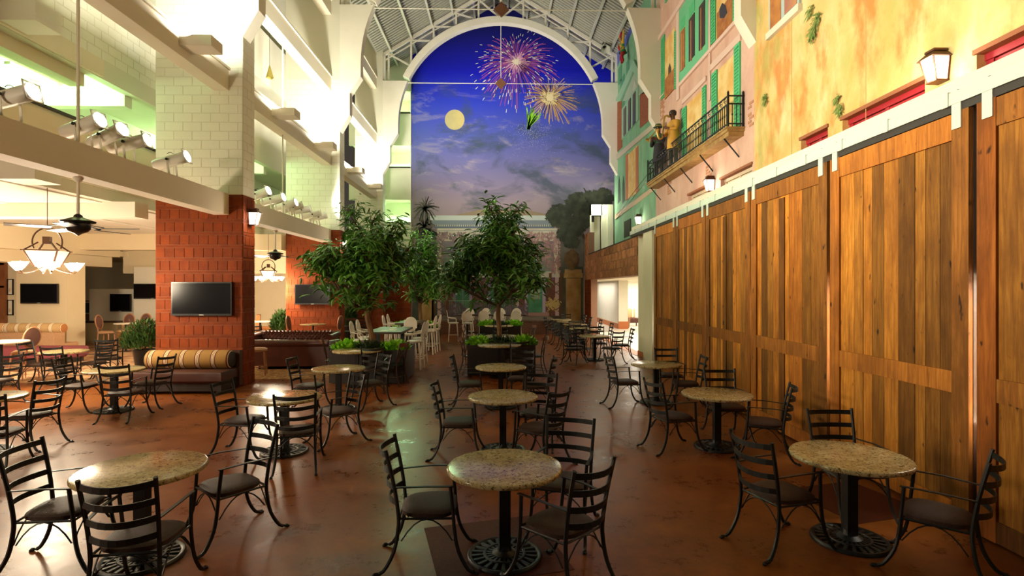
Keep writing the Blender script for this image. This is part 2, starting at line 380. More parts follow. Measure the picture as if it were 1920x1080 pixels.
# --- brick piers ------------------------------------------------
def brickmesh(name, w, d, h, m, bev=.006):
    b = MB()
    b.hexa([(0,bev,0),(w,bev,0),(w,d,0),(0,d,0),(0,bev,h),(w,bev,h),(w,d,h),(0,d,h)])
    b.hexa([(bev,0,bev),(w-bev,0,bev),(w-bev,bev,0+bev),(bev,bev,bev),(bev,0,h-bev),(w-bev,0,h-bev),(w-bev,bev,h-bev),(bev,bev,h-bev)])
    return b.mesh(name, m)
def brickface(parent, org, ux, width, z0, z1, bw, hts, mats, proud=.012, name='brick', stagger=True):
    """courses of bricks on a vertical face starting at org running along unit vector ux (outside is right of ux)"""
    ang = math.atan2(ux[1], ux[0]); z = z0; i = 0; cache = {}
    while z < z1-.03:
        h, solid = hts[i % len(hts)]; h = min(h, z1-z)
        xs = [0.0]
        if solid: xs += [width]
        else:
            x = bw*(.5 if (stagger and (i//len(hts)) % 2) else 1.0)
            while x < width-.04: xs.append(x); x += bw
            xs.append(width)
        for a, c in zip(xs[:-1], xs[1:]):
            g = .022 if bw > .5 and not solid else .007; w = c-a-g
            key = (round(w, 3), round(h, 3))
            if key not in cache: cache[key] = brickmesh(name, w, .05, h-g, mats)
            p = random.uniform(.9, 1.08)*proud if not solid else proud*.8
            inst(name, cache[key], parent, (org[0]+ux[0]*(a+g/2)+ux[1]*p, org[1]+ux[1]*(a+g/2)-ux[0]*p, z+g/2), (0, 0, ang))
        z += h; i += 1
HT = [(.215, False), (.07, True)]
ZB = 4.25
for k, y in enumerate(PIERY):
    xl = -7.6 if k < 2 else -7.05
    lab = ('red brick pier carrying a television, striped sofa at its foot', 'red brick pier behind the chesterfield sofas', 'red brick pier beside the mural brick wall')[k]
    p = struct('wall_pier', MB().box(xl, XL, y, y+.57, 0, ZB), MT['mortar'], label=lab)
    brickface(p, (xl, y), (1, 0), XL-xl, 0, ZB, .21, HT, MT['brick'])
    brickface(p, (XL, y), (0, 1), .57, 0, ZB, .21, HT, MT['brick'])
    q = struct('wall_pier_upper', MB().box(xl, XL, y, y+.57, ZB, 14.6), MT['wmortar'], label='white painted block pier shaft above '+lab.split(',')[0])
    brickface(q, (xl, y), (1, 0), XL-xl, ZB, 9.6, .40, [(.20, False)], MT['block'], .004, 'block')
    brickface(q, (XL, y), (0, 1), .57, ZB, 9.6, .40, [(.20, False)], MT['block'], .004, 'block')
# --- long beams at the pier line --------------------------------
for z0, z1 in ((3.8, 4.26), (6.55, 7.0), (9.2, 9.68), (11.9, 12.4)):
    for (y0, y1) in ((2.0, PIERY[0]), (PIERY[0]+.57, PIERY[1]), (PIERY[1]+.57, PIERY[2]), (PIERY[2]+.57, YM)):
        b = MB().box(-6.33, -6.0, y0, y1, z0, z1)
        if z0 > 4.5: b.box(-6.42, -5.96, y0, y1, z1, z1+.05)
        struct('ceiling_beam', b, MT['beam'])
# uplight boxes
BOXM = mat('uplight_box_paint', (.76, .70, .56), .6)
for i, y in enumerate((10.25, 14.35, 17.65, 21.35, 24.7)):
    t = thing('uplight_box', 'cream painted box uplight cantilevered from the beam, %s' % ('between camera bay fans and first pier', 'just past the first brick pier', 'close before the second brick pier', 'just past the second brick pier', 'close before the third brick pier')[i], 'light fixture', (-6.0, y, 6.72), 0, 'box uplights along the gallery beam')
    MB().box(0, .60, 0, .42, 0, .20).build('housing', BOXM, t)
    MB().box(.03, .57, .03, .39, .20, .206).build('lens', MT['lens'], t)
    MB().tube([(-.0, .05, .1), (.02, .05, .1)], .03, 8).build('bracket', MT['black'], t)
# --- gallery (left) --------------------------------------------
for z0, z1 in ((4.05, 5.5), (6.6, 8.45), (9.5, 11.3), (12.4, 14.6)):
    g = struct('wall_gallery', MB().box(XG-.2, XG, 2, YM, z0, z1), MT['wmortar'])
    if z0 > 5 and z0 < 9:
        brickface(g, (XG, 2.0), (0, 1), 12.2, 7.0, z1, .40, [(.20, False)], MT['block'], .004, 'block')
        struct('trim_ledge', MB().box(XG, XG+.06, 2, 11.6, 6.62, 6.98).box(XG-.5, XG-.2, 2, 11.4, 6.35, 6.62), MT['cream'])
    elif z0 < 5:
        struct('trim_rail', MB().box(XG-.24, XG+.03, 2, YM, 5.5, 5.56), MT['dark'])
        struct('trim_parapet', MB().box(XG, XG+.03, 2, YM, 4.3, 5.42), MT['cream'])
    else: struct('trim_parapet', MB().box(XG, XG+.012, 2, YM, z0, z1), MT['white'])
for z in (4.02, 6.88, 9.7, 12.6):
    struct('ceiling_slab', MB().box(-10.6, XG-.2, 2, YM, z, z+.22), MT['ceil'])
for z0 in (4.0, 6.65): struct('ceiling_beam', Bx(-8.4, -7.75, 9.2, 9.75, z0, z0+.37), MT['white'])
struct('wall_gallery_back', Bx(-10.8, -10.6, 2, YM, 4.0, 14.6), MT['white'])
for y in (12.6, 19.9):
    struct('ceiling_beam', Bx(-10.6, XG-.2, y, y+.25, 6.35, 6.88), MT['white'])
for y in (6.5, 9.6, 15.0, 22.0):     # corridor doors
    MB().box(-10.6, -10.56, y, y+1.0, 4.24, 6.2).build('door_gallery', paint((.30, .24, .16)))['kind'] = 'structure'
# hanging rods
for y in (8.1, 15.6):
    MB().tube([(-6.2, y, 4.26), (-6.2, y, 6.55)], .022, 8).build('trim_rod', MT['white'])['kind'] = 'structure'
    MB().tube([(-6.2, y, 7.05), (-6.2, y, 9.2)], .022, 8).build('trim_rod', MT['white'])['kind'] = 'structure'
# --- lounge ------------------------------------------------------
struct('ceiling_lounge', Bx(-15, XG-.2, 2, 24, 4.05, 4.25), MT['ceil'])
struct('wall_lounge_bulkhead', MB().box(-14.8, -14.5, 4, 21, 3.35, 4.05).box(-15.6, -14.8, 4, 21, 2.97, 3.45), MT['lounge'])
struct('ceiling_lounge_low', Bx(-22, -14.6, 4, 26, 3.40, 3.6), MT['lounge'])
struct('ceiling_beam', Bx(-14.5, -7.9, 11.9, 12.35, 3.72, 4.05), MT['ceil'])
struct('ceiling_beam', Bx(-14.5, -7.6, 19.0, 19.4, 3.5, 4.05), MT['lounge'])
struct('wall_lounge_column', Bx(-15.76, -14.15, 18.0, 18.8, 0, 2.97), MT['lounge'])
struct('wall_lounge_left', Bx(-22, -15.76, 18.5, 18.8, 0, 3.4), MT['lounge'])
struct('wall_lounge_alcove', Bx(-22, -14.4, 26, 26.2, 0, 3.4), MT['lounge'])
struct('wall_lounge_partition', Bx(-16.55, -14.75, 22.2, 22.4, 0, 2.14), MT['white'])
struct('wall_lounge_back', MB().box(-14.8, -6.9, 23.4, 23.6, 0, 4.05), MT['lounge'])
struct('wall_lounge_bulkhead', Bx(-14.8, -6.9, 21.6, 22.0, 2.75, 4.05), MT['lounge'])
struct('wall_lounge_panel', Bx(-14.25, -12.4, 21.4, 21.6, 0, 3.0), MT['white'])
struct('wall_lounge_far', Bx(-9.5, -4.7, 29.2, 29.4, 0, 4.2), MT['white'])
# --- wall left of the mural -------------------------------------
w = struct('wall_back_left', Bx(-6.35, -4.66, 28.45, 28.7, 0, 4.3), MT['mortar'])
brickface(w, (-6.35, 28.45), (1, 0), 1.69, 0, 4.3, 1.69, [(.29, True)], MT['brick'], .014)
struct('wall_back_left_upper', MB().box(-7.9, -4.66, 28.5, 28.7, 4.3, 5.57).box(-7.9, -4.66, 28.5, 28.7, 6.8, 8.47).box(-7.9, -4.66, 28.5, 28.7, 9.65, 11.33).box(-7.9, -4.66, 28.5, 28.7, 12.5, 14.8), MT['white'])
for z in (5.57, 8.47, 11.33): MB().box(-7.9, -4.7, 28.42, 28.74, z, z+.06).build('trim_rail', MT['dark'])['kind'] = 'structure'
struct('wall_end_gallery', MB().box(-7.9, -4.66, 30.6, 30.8, 4, 14.8).box(-4.72, -4.66, 28.7, 30.6, 4, 14.8), MT['white'])
for z in (6.95, 9.8, 12.7): struct('ceiling_slab', Bx(-7.9, -4.72, 28.72, 30.6, z, z+.2), MT['white'])
# --- arches ------------------------------------------------------
def halfprofile():
    r, zc = 5.01, 10.17; pts = []
    for i in range(25):
        a = PI/2*(1-i/24); pts.append((r*math.cos(a), zc+r*math.sin(a)))
    return pts+[(5.01, 9.72), (5.40, 9.12), (5.40, 8.35), (5.75, 7.75)]
XC = .05
for k, y in enumerate(PIERY):
    b = MB(); inn = halfprofile(); zt = 12.28
    for s in (-1, 1):
        # arch band
        band = [(p, z) for p, z in inn if z >= zt]
        n = len(band); ro = 5.33
        outer = [(ro*math.sin(math.atan2(p, z-10.17)), 10.17+ro*math.cos(math.atan2(p, z-10.17))) for p, z in band]
        for i in range(n-1):
            q = [band[i], band[i+1], outer[i+1], outer[i]]
            b.prism([(XC+s*p, y, z) for p, z in q], (0, .36, 0))
        # leg: strips out to the wall
        leg = [(4.55, zt)]+[(p, z) for p, z in inn if z < zt]
        for (p0, z0), (p1, z1) in zip(leg[:-1], leg[1:]):
            b.prism([(XC+s*p0, y, z0), (XC+s*p1, y, z1), (XC+s*5.75, y, z1-1e-4), (XC+s*5.75, y, z0)], (0, .36, 0))
    a = struct('trim_arch', b, MT['white'], label='cream arch rib springing from the %s pier' % ('first', 'second', 'third')[k])
    # truss above the arch
    t = MB(); e, r = (5.85, 13.55), (0, 17.15)
    def raf(x): return 13.55+(17.15-13.55)*(1-abs(x)/5.85)
    ys = y+.18
    for s in (-1, 1):
        t.bar([(XC+s*5.85, ys, 13.55), (XC, ys, 17.15)], .16, .12); t.bar([(XC+s*5.85, ys, 13.25), (XC, ys, 16.85)], .05, .05)
        t.bar([(XC+s*5.72, ys, 12.28), (XC+s*5.72, ys, 13.55)], .16, .16, (0, 1, 0))
        for i in range(1, 6):
            x = 1.1*i
            if x < 5.6:
                za = 10.17+math.sqrt(max(5.33**2-x*x, 0)) if x < 5.3 else 12.3
                t.bar([(XC+s*x, ys, za-.03), (XC+s*x, ys, raf(x))], .09, .09, (0, 1, 0))
                x2 = x-1.1*.95; zb = 10.17+math.sqrt(5.33**2-x2*x2) if x2 < 5.3 else 12.3
                t.bar([(XC+s*x, ys, raf(x)-.1), (XC+s*x2, ys, zb)], .07, .07, (0, 1, 0))
    t.bar([(XC, ys, 15.4), (XC, ys, 17.1)], .1, .1, (0, 1, 0))
    struct('trim_truss', t, MT['white'])
    rd = MB().tube([(XC-4.62, ys, 12.25), (XC+4.62, ys, 12.25)], .018, 6).tube([(XC, ys, 12.25), (XC, ys, 15.2)], .018, 6, (0, 1, 0))
    struct('trim_tie_rod', rd, MT['white'])
    pl = MB().prism([(XC, ys-.03, 12.25-.28), (XC+.28, ys-.03, 12.25), (XC, ys-.03, 12.25+.28), (XC-.28, ys-.03, 12.25)], (0, .06, 0))
    pt = thing('tie_rod_plate', 'brown diamond plate hanging on the tie rod of the %s arch' % ('first', 'second', 'third')[k], 'plate', (0, 0, 0)) if False else None
    pl.build('trim_diamond_plate', MT['brownplate'])['kind'] = 'structure'
# --- roof --------------------------------------------------------
rb = MB()
for s in (-1, 1):
    rb.hexa([(XC, 1, 17.35), (XC+s*6.1, 1, 13.62), (XC+s*6.1, YM, 13.62), (XC, YM, 17.35), (XC, 1, 17.5), (XC+s*6.1, 1, 13.77), (XC+s*6.1, YM, 13.77), (XC, YM, 17.5)])
roof = struct('ceiling', rb, MT['deck'])
for s in (-1, 1):
    for i in range(6):
        f = (i+.35)/6; x = XC+s*6.05*f; z = 17.33-3.72*f
        pb = MB().box(x-.05, x+.05, 1, YM, z-.22, z-.17).box(x-.012, x+.012, 1, YM, z-.17, z+.02)
        struct('ceiling_purlin', pb, MT['steel'])
for s in (-1, 1):
    rbm = MB()
    for j in range(70):
        y = 14+j*.21
        if y > YM-.1: break
        rbm.hexa([(XC, y, 17.29), (XC+s*6.0, y, 13.60), (XC+s*6.0, y+.09, 13.60), (XC, y+.09, 17.29), (XC, y, 17.36), (XC+s*6.0, y, 13.68), (XC+s*6.0, y+.09, 13.68), (XC, y+.09, 17.36)])
    rbm.build('deck_rib', MT['deck'], roof, kind='stuff')
struct('wall_clerestory', MB().box(-8.6, -5.75, 2, YM, 14.4, 14.7), MT['white'])
# ================================================================ RIGHT SIDE
FY = {'yellow': (1.0, 12.22), 'pink': (12.22, 20.0), 'teal': (20.0, 27.3)}
OPEN = [(4.6, 6.46), (7.26, 9.04), (9.45, 10.3), (12.32, 14.1), (14.85, 16.55)]
ZO = 5.04
fac = {}
for nm, (y0, y1) in FY.items():
    b = MB(); b.box(XR, XR+.3, y0, y1, ZO, 14.2); y = y0
    for a, c in OPEN:
        if a >= y0 and c <= y1: b.box(XR, XR+.3, y, a, 3.6, ZO); y = c
    b.box(XR, XR+.3, y, y1, 3.6, ZO)
    fac[nm] = struct('wall_right_'+nm, b, MT[nm])
dkglass = paint((.05, .035, .03), .3)
def fr(nm, wall, p0, p1, t, bt, proud, m, back=0):
    a, c = onX(p0, t, XR), onX(p1, t, XR); zb = onX(p0, bt, XR).z
    return Bx(XR-proud, XR-back, min(a.y, c.y), max(a.y, c.y), zb, a.z).build(nm, m, fac[wall])
def fp(nm, wall, pts, proud, m):
    return MB().prism([onX(x, y, XR)+Vector((-proud, 0, 0)) for x, y in pts], (proud, 0, 0)).build(nm, m, fac[wall])
# recessed windows over the ledge
for i, (a, c) in enumerate(OPEN):
    red = i < 3; m = MT['redframe'] if red else paint((.62, .50, .36))
    w = Bx(XR+.16, XR+.2, a, c, 3.9, ZO).build('window_%d' % (i+1), dkglass); w['kind'] = 'structure'
    b = MB()
    for j, (dz, dx) in enumerate(((0, .10), (.11, .13), (.20, .16))): b.box(XR+dx, XR+.2, a+dz, c-dz, ZO-dz-.10, ZO-dz)
    for s, e in ((a, a+.1), (c-.1, c), ((a+c)/2-.04, (a+c)/2+.04)): b.box(XR+.12, XR+.2, s, e, 3.9, ZO)
    b.build('window_frame', m, w)
    Bx(XR-.03, XR+.16, a-.03, c+.03, ZO-.02, ZO+.04).build('lintel', paint((.30, .11, .05)), w)
SHUT = paint((.10, .50, .22), .6)
GREENT = paint((.16, .52, .28), .6)
PALE = paint((.72, .42, .12), .7, (.82, .62, .28), 3)
BRN = paint((.34, .11, .04), .7, (.45, .20, .06), 6)
PINKL = paint((.74, .54, .46))
def shutter(wall, p0, p1, t, bt):
    s = fr('shutter', wall, p0, p1, t, bt, .04, SHUT)
    a, c = onX(p0, t, XR), onX(p1, t, XR); zb = onX(p0, bt, XR).z; y0, y1 = sorted((a.y, c.y)); n = int((a.z-zb)/.085); lb = MB()
    for i in range(n): lb.box(XR-.055, XR-.03, y0+.06, y1-.06, zb+.05+i*.085, zb+.085+i*.085)
    lb.build('louvre', paint((.07, .38, .16)), s, kind='stuff')
fr('painted_window', 'pink', 1247.5, 1266, 78, 187, .015, PALE); fr('painted_door', 'pink', 1247.5, 1266, 150, 187, .03, BRN)
fp('painted_figure', 'pink', [(1254, 145), (1254, 128), (1256.5, 118), (1259, 126), (1260, 140)], .02, dkglass)
shutter('pink', 1241, 1247.5, 74, 188); shutter('pink', 1266, 1269.5, 62, 168)
fr('window_surround', 'pink', 1276, 1331, 20, 157, .05, GREENT)
fr('pane', 'pink', 1279, 1287.5, 62, 135, .07, BRN); fr('pane', 'pink', 1295.5, 1306, 38, 116, .07, dkglass); fr('pane', 'pink', 1314.5, 1325.5, 14, 96, .07, dkglass)
for p0, p1, t, bt in ((1281.5, 1284, 64, 133), (1299.5, 1301, 40, 114), (1318.5, 1320, 16, 94)): fr('curtain', 'pink', p0, p1, t, bt, .08, paint((.45, .22, .10)))
for p0, p1, t, bt in ((1279, 1287.5, 40, 58), (1295.5, 1306, 14, 34)): fr('louvre_panel', 'pink', p0, p1, t, bt, .06, SHUT)
fr('painted_window', 'pink', 1344, 1376, -60, 74, .015, PALE); fr('painted_door', 'pink', 1346, 1375, 25, 74, .03, BRN)
fp('painted_figure', 'pink', [(1352, 34), (1351, 18), (1356, 6), (1363, 10), (1366, 24), (1360, 34)], .035, paint((.05, .05, .07)))
shutter('pink', 1335, 1343.5, -70, 84); shutter('pink', 1376.5, 1384, -60, 47)
fr('painted_window', 'pink', 1347, 1378, 132, 262, .015, PALE); shutter('pink', 1336, 1346, 140, 268); shutter('pink', 1378.5, 1389.5, 88, 243)
fr('painted_window', 'pink', 1289, 1318, 196, 302, .015, PALE); shutter('pink', 1318.5, 1325, 165, 278); shutter('pink', 1280, 1288, 206, 305)
fr('cornice', 'pink', 1276, 1412, 157, 163, .07, PINKL); fr('cornice', 'pink', 1233.5, 1420, 76, 84, .09, PINKL)
fr('cornice', 'pink', 1234, 1247, 188, 192, .05, PINKL); fr('lintel', 'pink', 1334, 1391, 122, 134, .05, PINKL); fr('lintel', 'pink', 1281, 1326, 188, 196, .05, PINKL)
fr('pilaster', 'pink', 1270.5, 1275.5, 20, 190, .05, PINKL); fr('pilaster', 'pink', 1331.5, 1334.5, -60, 190, .05, PINKL)
fr('rose_window', 'pink', 1249, 1258, -30, 6, .05, GREENT)
def brickpatch(wall, p0, p1, t, bt, n):
    a, c = onX(p0, t, XR), onX(p1, t, XR); zb = onX(p0, bt, XR).z; y0, y1 = sorted((a.y, c.y)); b = MB(); z = zb; r = 0
    while z < a.z:
        y = y0+(.11 if r % 2 else 0)
        while y < y1-.05:
            if random.random() < .8: b.box(XR-.012, XR, y, min(y+.2, y1), z, z+.06)
            y += .22
        z += .085; r += 1
    b.build('exposed_brick', paint((.48, .24, .14)), fac[wall], kind='stuff')
brickpatch('pink', 1403, 1413, 195, 240, 1); brickpatch('pink', 1324, 1334, 312, 345, 1); brickpatch('pink', 1236, 1246, 188, 230, 1); brickpatch('pink', 1252, 1259, 346, 366, 1)
# teal house
TL = paint((.30, .52, .36)); TD = paint((.10, .30, .18))
fp('painted_sky', 'teal', [(1182, 20), (1154.5, 84), (1154.5, 132), (1186, 58)], .006, paint((.12, .16, .50)))
fr('window_surround', 'teal', 1168, 1199, 205, 262, .06, TL)
for p0, p1, t, bt in ((1172, 1176.5, 205, 256), (1181, 1185.5, 190, 246), (1189.5, 1194.5, 178, 236)): fr('pane', 'teal', p0, p1, t, bt, .08, dkglass)
fp('gable', 'teal', [(1157, 190), (1192, 112), (1216, 160), (1213, 174), (1191, 134), (1166, 190)], .10, TL)
fp('gable_panel', 'teal', [(1168, 190), (1191, 136), (1212, 174)], .03, paint((.40, .50, .38)))
fp('gable_ornament', 'teal', [(1188, 168), (1192, 150), (1196, 162), (1193, 176)], .05, paint((.55, .58, .48)))
fp('sill', 'teal', [(1158, 300), (1231, 238), (1231, 228), (1158, 290)], .06, paint((.55, .50, .40)))
RB = paint((.26, .07, .03), .7, (.36, .13, .06), 14)
fp('brick_panel', 'teal', [(1201, 240), (1201, 178), (1217, 166), (1217, 226)], .03, RB); fp('brick_panel', 'teal', [(1155, 288), (1155, 195), (1167, 186), (1167, 276)], .03, RB)
fr('painted_door', 'teal', 1177, 1196.5, 292, 374, .02, PALE); fr('door_casing', 'teal', 1174, 1178.5, 292, 376, .03, paint((.55, .20, .10))); fr('door_casing', 'teal', 1193, 1197, 278, 362, .03, paint((.55, .20, .10)))
for x in (1161, 1169): fp('painted_figure', 'teal', [(x-2, 382), (x-1.5, 345), (x, 330), (x+2, 345), (x+2.5, 376)], .012, paint((.06, .09, .07)))
fp('frieze', 'teal', [(1154, 402), (1234, 344), (1234, 352), (1154, 412)], .03, paint((.62, .48, .34)))
for a in ((1160, 160, 1166, 130), (1175, 150, 1180, 118), (1164, 250, 1171, 150)): fr('plank_line', 'teal', a[0], a[2], a[3], a[1], .02, TD)
fr('small_window', 'teal', 1171, 1183.5, 416, 446, .03, paint((.03, .04, .02)))
# yellow plaster: painted blue window and creepers
b0 = fr('blue_window', 'yellow', 1446, 1503, -20, 66, .05, paint((.42, .52, .50)))
fr('pane', 'yellow', 1449, 1469, -20, 56, .06, paint((.55, .24, .06), .5, (.30, .10, .04), 3)); fr('pane', 'yellow', 1476, 1499, -20, 28, .06, paint((.38, .16, .12), .5, (.50, .24, .10), 3))
fr('sill', 'yellow', 1443, 1505, 64, 76, .09, paint((.72, .66, .52)))
for cx, cy, r, n in ((1527, 60, 16, 60), (1535, 35, 12, 30), (1522, 20, 10, 20), (1437, 185, 9, 36), (1577, 203, 9, 30), (1572, 184, 5, 14)):
    b = MB(); c = onX(cx, cy, XR)
    for i in range(n*3):
        a = random.uniform(0, 2*PI); q = random.uniform(.1, 1)*r*c.y/F; L = .13
        p = c+Vector((-random.uniform(.01, .05), q*math.cos(a)*.8, q*math.sin(a)*1.2)); e = p+Vector((-.02, random.uniform(-L, L), random.uniform(-L, .02)))
        b.poly([p, (p+e)/2+Vector((0, .012, .012)), e, (p+e)/2-Vector((0, .012, .012))])
    tag(b.build('wall_creeper', paint((.14, .24, .05), .7, (.30, .34, .10), 8)), 'painted green creeper tuft %s' % {1527: 'below the blue window', 1535: 'beside the blue window', 1522: 'at the blue window edge', 1437: 'low on the ochre plaster near the pink house', 1577: 'above the crimson lintel', 1572: 'small, topmost above the crimson lintel'}[cx], 'plant', 'creepers on the ochre plaster')
for py in (1484, 1623):   # plaster panel joints
    fr('joint', 'yellow', py, py+1.2, -40, 300, .002, paint((.45, .28, .10)))

# --- ledge over the barn doors, wall behind them, lit room --------
struct('wall_door_header', MB().box(XD+.10, XR+.3, 1.0, 17.5, 3.86, 4.0).box(XD+.06, XD+.16, 1.0, 17.5, 3.98, 4.14), MT['beam'])
b = MB().box(XD+.12, XD+.24, 1.0, 16.0, 2.3, 3.86).box(XD+.12, XD+.24, 1.0, 16.0, 0, .95).box(XD+.12, XD+.24, 14.3, 16.0, .95, 2.3).box(XD+.12, XD+.24, 1.0, 3.4, .95, 2.3)
struct('wall_right_behind_doors', b, MT['white'])
struct('wall_kitchen', MB().box(XR-.02, XR+.1, 1, 16, 0, 3.86).box(XD+.24, XR, 1, 16, 2.6, 2.7), MT['white'])
struct('wall_right_pillar', MB().box(XW, XR, 15.9, 17.45, 0, 3.98).box(XD+.02, XW, 15.0, 15.95, 0, 3.98), MT['cream'])
struct('baseboard_right', Bx(XW-.015, XR, 15.95, 17.47, 0, .16), MT['orange'])
# --- rail with segments and hangers ---------------------------------
rl = thing('door_rail', 'long galvanised steel track holding the sliding barn doors', 'rail', (0, 0, 0))
MB().box(XD-.05, XD+.09, 2.0, 17.3, 3.87, 3.985).build('track', MT['silver'], rl)
MB().box(XD-.03, XD+.07, 2.0, 17.3, 3.80, 3.87).build('track_slot', MT['dark'], rl)
y = 2.6; cm = MB().box(-.06, .10, 0, .07, 3.862, 3.998).mesh('rail_clamp', MT['silver'])
while y < 17.2: inst('rail_clamp', cm, rl, (XD, y, 0)); y += .78
# --- barn doors -----------------------------------------------------
DOORS = [(2.55, 4.67), (4.745, 6.785), (6.845, 8.955), (8.975, 10.94), (10.965, 12.80), (12.825, 14.62)]
DL = ['sliding barn door of weathered planks with dark board, beside the widest lit gap', 'sliding barn door of weathered planks between the two lit gaps', 'sliding barn door of weathered planks between the narrow lit gap and a closed seam', 'sliding plank barn door, fourth counted from the corridor pillar minus one', 'sliding plank barn door next to the one at the corridor pillar', 'sliding plank barn door closing against the beige corridor pillar']
DL[3] = 'sliding plank barn door behind the speckled tables, third from the corridor pillar'
for k, (y0, y1) in enumerate(DOORS):
    d = thing('barn_door', DL[k], 'door', (XD, y0, .02), 0, 'sliding barn doors'); w = y1-y0; hgt = 3.78
    Bx(0.012, .05, 0, w, 0, hgt).build('backing', MT['dwood'], d)
    sw = .19; y = sw; rn = random.Random(k+3)
    while y < w-sw-.02:
        pw = min(rn.uniform(.13, .24), w-sw-y)
        if w-sw-(y+pw) < .07: pw = w-sw-y
        Bx(-.006-rn.uniform(0, .006), .012, .002, pw-.004, 0, hgt-.42).build('plank', MT['plank'], d).location = (0, y, .18)
        y += pw
    for a in (0, w-sw):
        Bx(-.03, .012, .004, sw-.004, 0, hgt).build('stile', MT['frameplank'], d).location = (0, a, 0)
    for z, h in ((hgt-.25, .24), (1.19, .20), (.005, .18)):
        r = Bx(-.028, .012, 0, w-2*sw, 0, h).build('cross_rail', MT['frameplank'], d); r.location = (0, sw, z)
    if k in (2, 3): Bx(-.027, .012, .0, .15, .2, 3.5).build('stile', MT['frameplank'], d).location = (0, w*.5, 0)
    for a in (.07, w-.17):
        h = Bx(-.045, -.03, a, a+.10, hgt-.16, hgt+.13).build('hanger_plate', MT['silver'], d)
        MB().tube([(-.02, a+.05, hgt+.1), (-.02, a+.05, hgt+.2)], .012, 6).build('hanger_bolt', MT['black'], h)
# --- corridor --------------------------------------------------------
p = struct('wall_right_parapet', Bx(XW, XW+.3, 17.45, 28.4, 2.6, 3.86), MT['mortar'])
brickface(p, (XW, 28.4), (0, -1), 10.95, 2.6, 3.86, .62, [(.315, False)], MT['bigblock'], .02, 'block')
struct('trim_parapet_cap', Bx(XW-.02, XW+.32, 17.45, 27.2, 3.86, 3.90), MT['dark'])
q = struct('wall_right_corner', MB().box(XW, XW+.3, 26.5, 28.4, 0, 2.6).box(XW, XW+.3, 27.3, 28.4, 3.86, 5.0), MT['mortar'])
brickface(q, (XW, 28.4), (0, -1), 1.9, 0, 2.6, .30, [(.2, False)], MT['brick'], .02)
brickface(q, (XW, 28.4), (0, -1), 1.1, 3.86, 5.0, .55, [(.315, False)], MT['bigblock'], .02, 'block')
struct('ceiling_corridor', Bx(XW+.3, 9.2, 17.4, 36.5, 2.58, 2.75), MT['cream'])
struct('wall_corridor', MB().box(6.3, 6.5, 28.7, 36.4, 0, 2.58).box(6.3, 6.8, 28.6, 28.75, 0, 2.58).box(6.8, 9.2, 32.0, 32.2, 0, 2.58).box(9.0, 9.2, 17.4, 32, 0, 2.58).box(XW, 6.5, 36.2, 36.4, 0, 2.58), MT['white'])
struct('baseboard_corridor', MB().box(6.285, 6.3, 28.6, 36.3, 0, .28).box(6.285, 6.82, 28.585, 28.6, 0, .40), MT['orange'])
struct('trim_threshold', Bx(XW-.1, XW+.25, 17.4, 26.5, -.02, .008), MT['orange'])
# upper doorway box at the end of the walkway
LW = mat('bright_white_paint', (.85, .85, .66), .6)
b = MB().box(4.62, 5.25, 27.6, 27.75, 5.9, 6.45).box(5.2, 5.8, 27.6, 27.75, 2.75, 6.45).box(4.62, 4.68, 27.6, 27.75, 2.75, 6.45)
struct('wall_upper_doorway', b, LW)
struct('door_upper', MB().box(4.9, 5.2, 28.0, 28.05, 2.75, 5.9), LW); struct('wall_upper_reveal', Bx(4.68, 4.9, 28.02, 28.1, 2.75, 5.6), LW)
struct('wall_upper_side', Bx(5.5, 5.8, 27.55, 27.6, 2.75, 6.45), LW)
struct('floor_walkway', Bx(XW+.3, XR, 17.4, 28.4, 2.75, 2.8), MT['cream'])

# --- balcony -----------------------------------------------------------
bal = thing('balcony', 'shallow wrought iron balcony with ochre slab on the pink house front', 'balcony', (0, 0, 0))
BX0, BX1, BY0, BY1 = 5.38, 5.8, 12.7, 19.7
MB().box(BX0, BX1, BY0, BY1, 5.90, 6.0).box(BX0+.05, BX1, BY0+.05, BY1-.05, 5.80, 5.90).box(BX0-.03, BX1, BY0-.03, BY1+.03, 5.965, 6.0).build('slab', paint((.42, .27, .10), .7, (.30, .17, .06), 5), bal)
rail = MB()
for z in (6.08, 6.55, 6.74):
    rail.bar([(BX0+.03, BY0+.02, z), (BX0+.03, BY1-.02, z)], .03, .025)
    for yy in (BY0+.02, BY1-.02): rail.bar([(BX0+.03, yy, z), (BX1, yy, z)], .03, .025)
rail.build('handrail', MT['black'], bal)
bm_ = MB().tube([(0, 0, 6.0), (0, 0, 6.55)], .011, 5).lathe([(.012, -.03), (.024, 0), (.012, .03)], 6, (0, 0, 6.3)).mesh('baluster', MT['black'])
for i in range(56): inst('baluster', bm_, bal, (BX0+.03, BY0+.1+i*.122, 0))
for yy in (BY0+.02, BY1-.02):
    for i in range(3): inst('baluster', bm_, bal, (BX0+.13+i*.1, yy, 0))
pm_ = MB().box(-.02, .02, -.02, .02, 6.0, 6.82).lathe([(.0, 0), (.03, .02), (0, .07)], 6, (0, 0, 6.8)).mesh('post', MT['black'])
for x, yy in ((BX0+.03, BY0+.02), (BX1-.03, BY0+.02), (BX0+.03, BY1-.02), (BX1-.03, BY1-.02)): inst('post', pm_, bal, (x, yy, 0))
sc = MB(); sc.tube([(0, .12*(1-i/14)*math.cos(i*.75)*.8, 6.645+.085*(1-i/16)*math.sin(i*.75)) for i in range(13)], .008, 4); scm = sc.mesh('scroll', MT['black'])
for i in range(28): inst('scroll', scm, bal, (BX0+.03, BY0+.18+i*.246, 0))
for i in range(5):
    yy = 13.0+i*1.6
    MB().tube([(BX0+.05, yy, 5.8), (BX1, yy, 5.35)], .018, 6).build('bracket', MT['black'], bal)
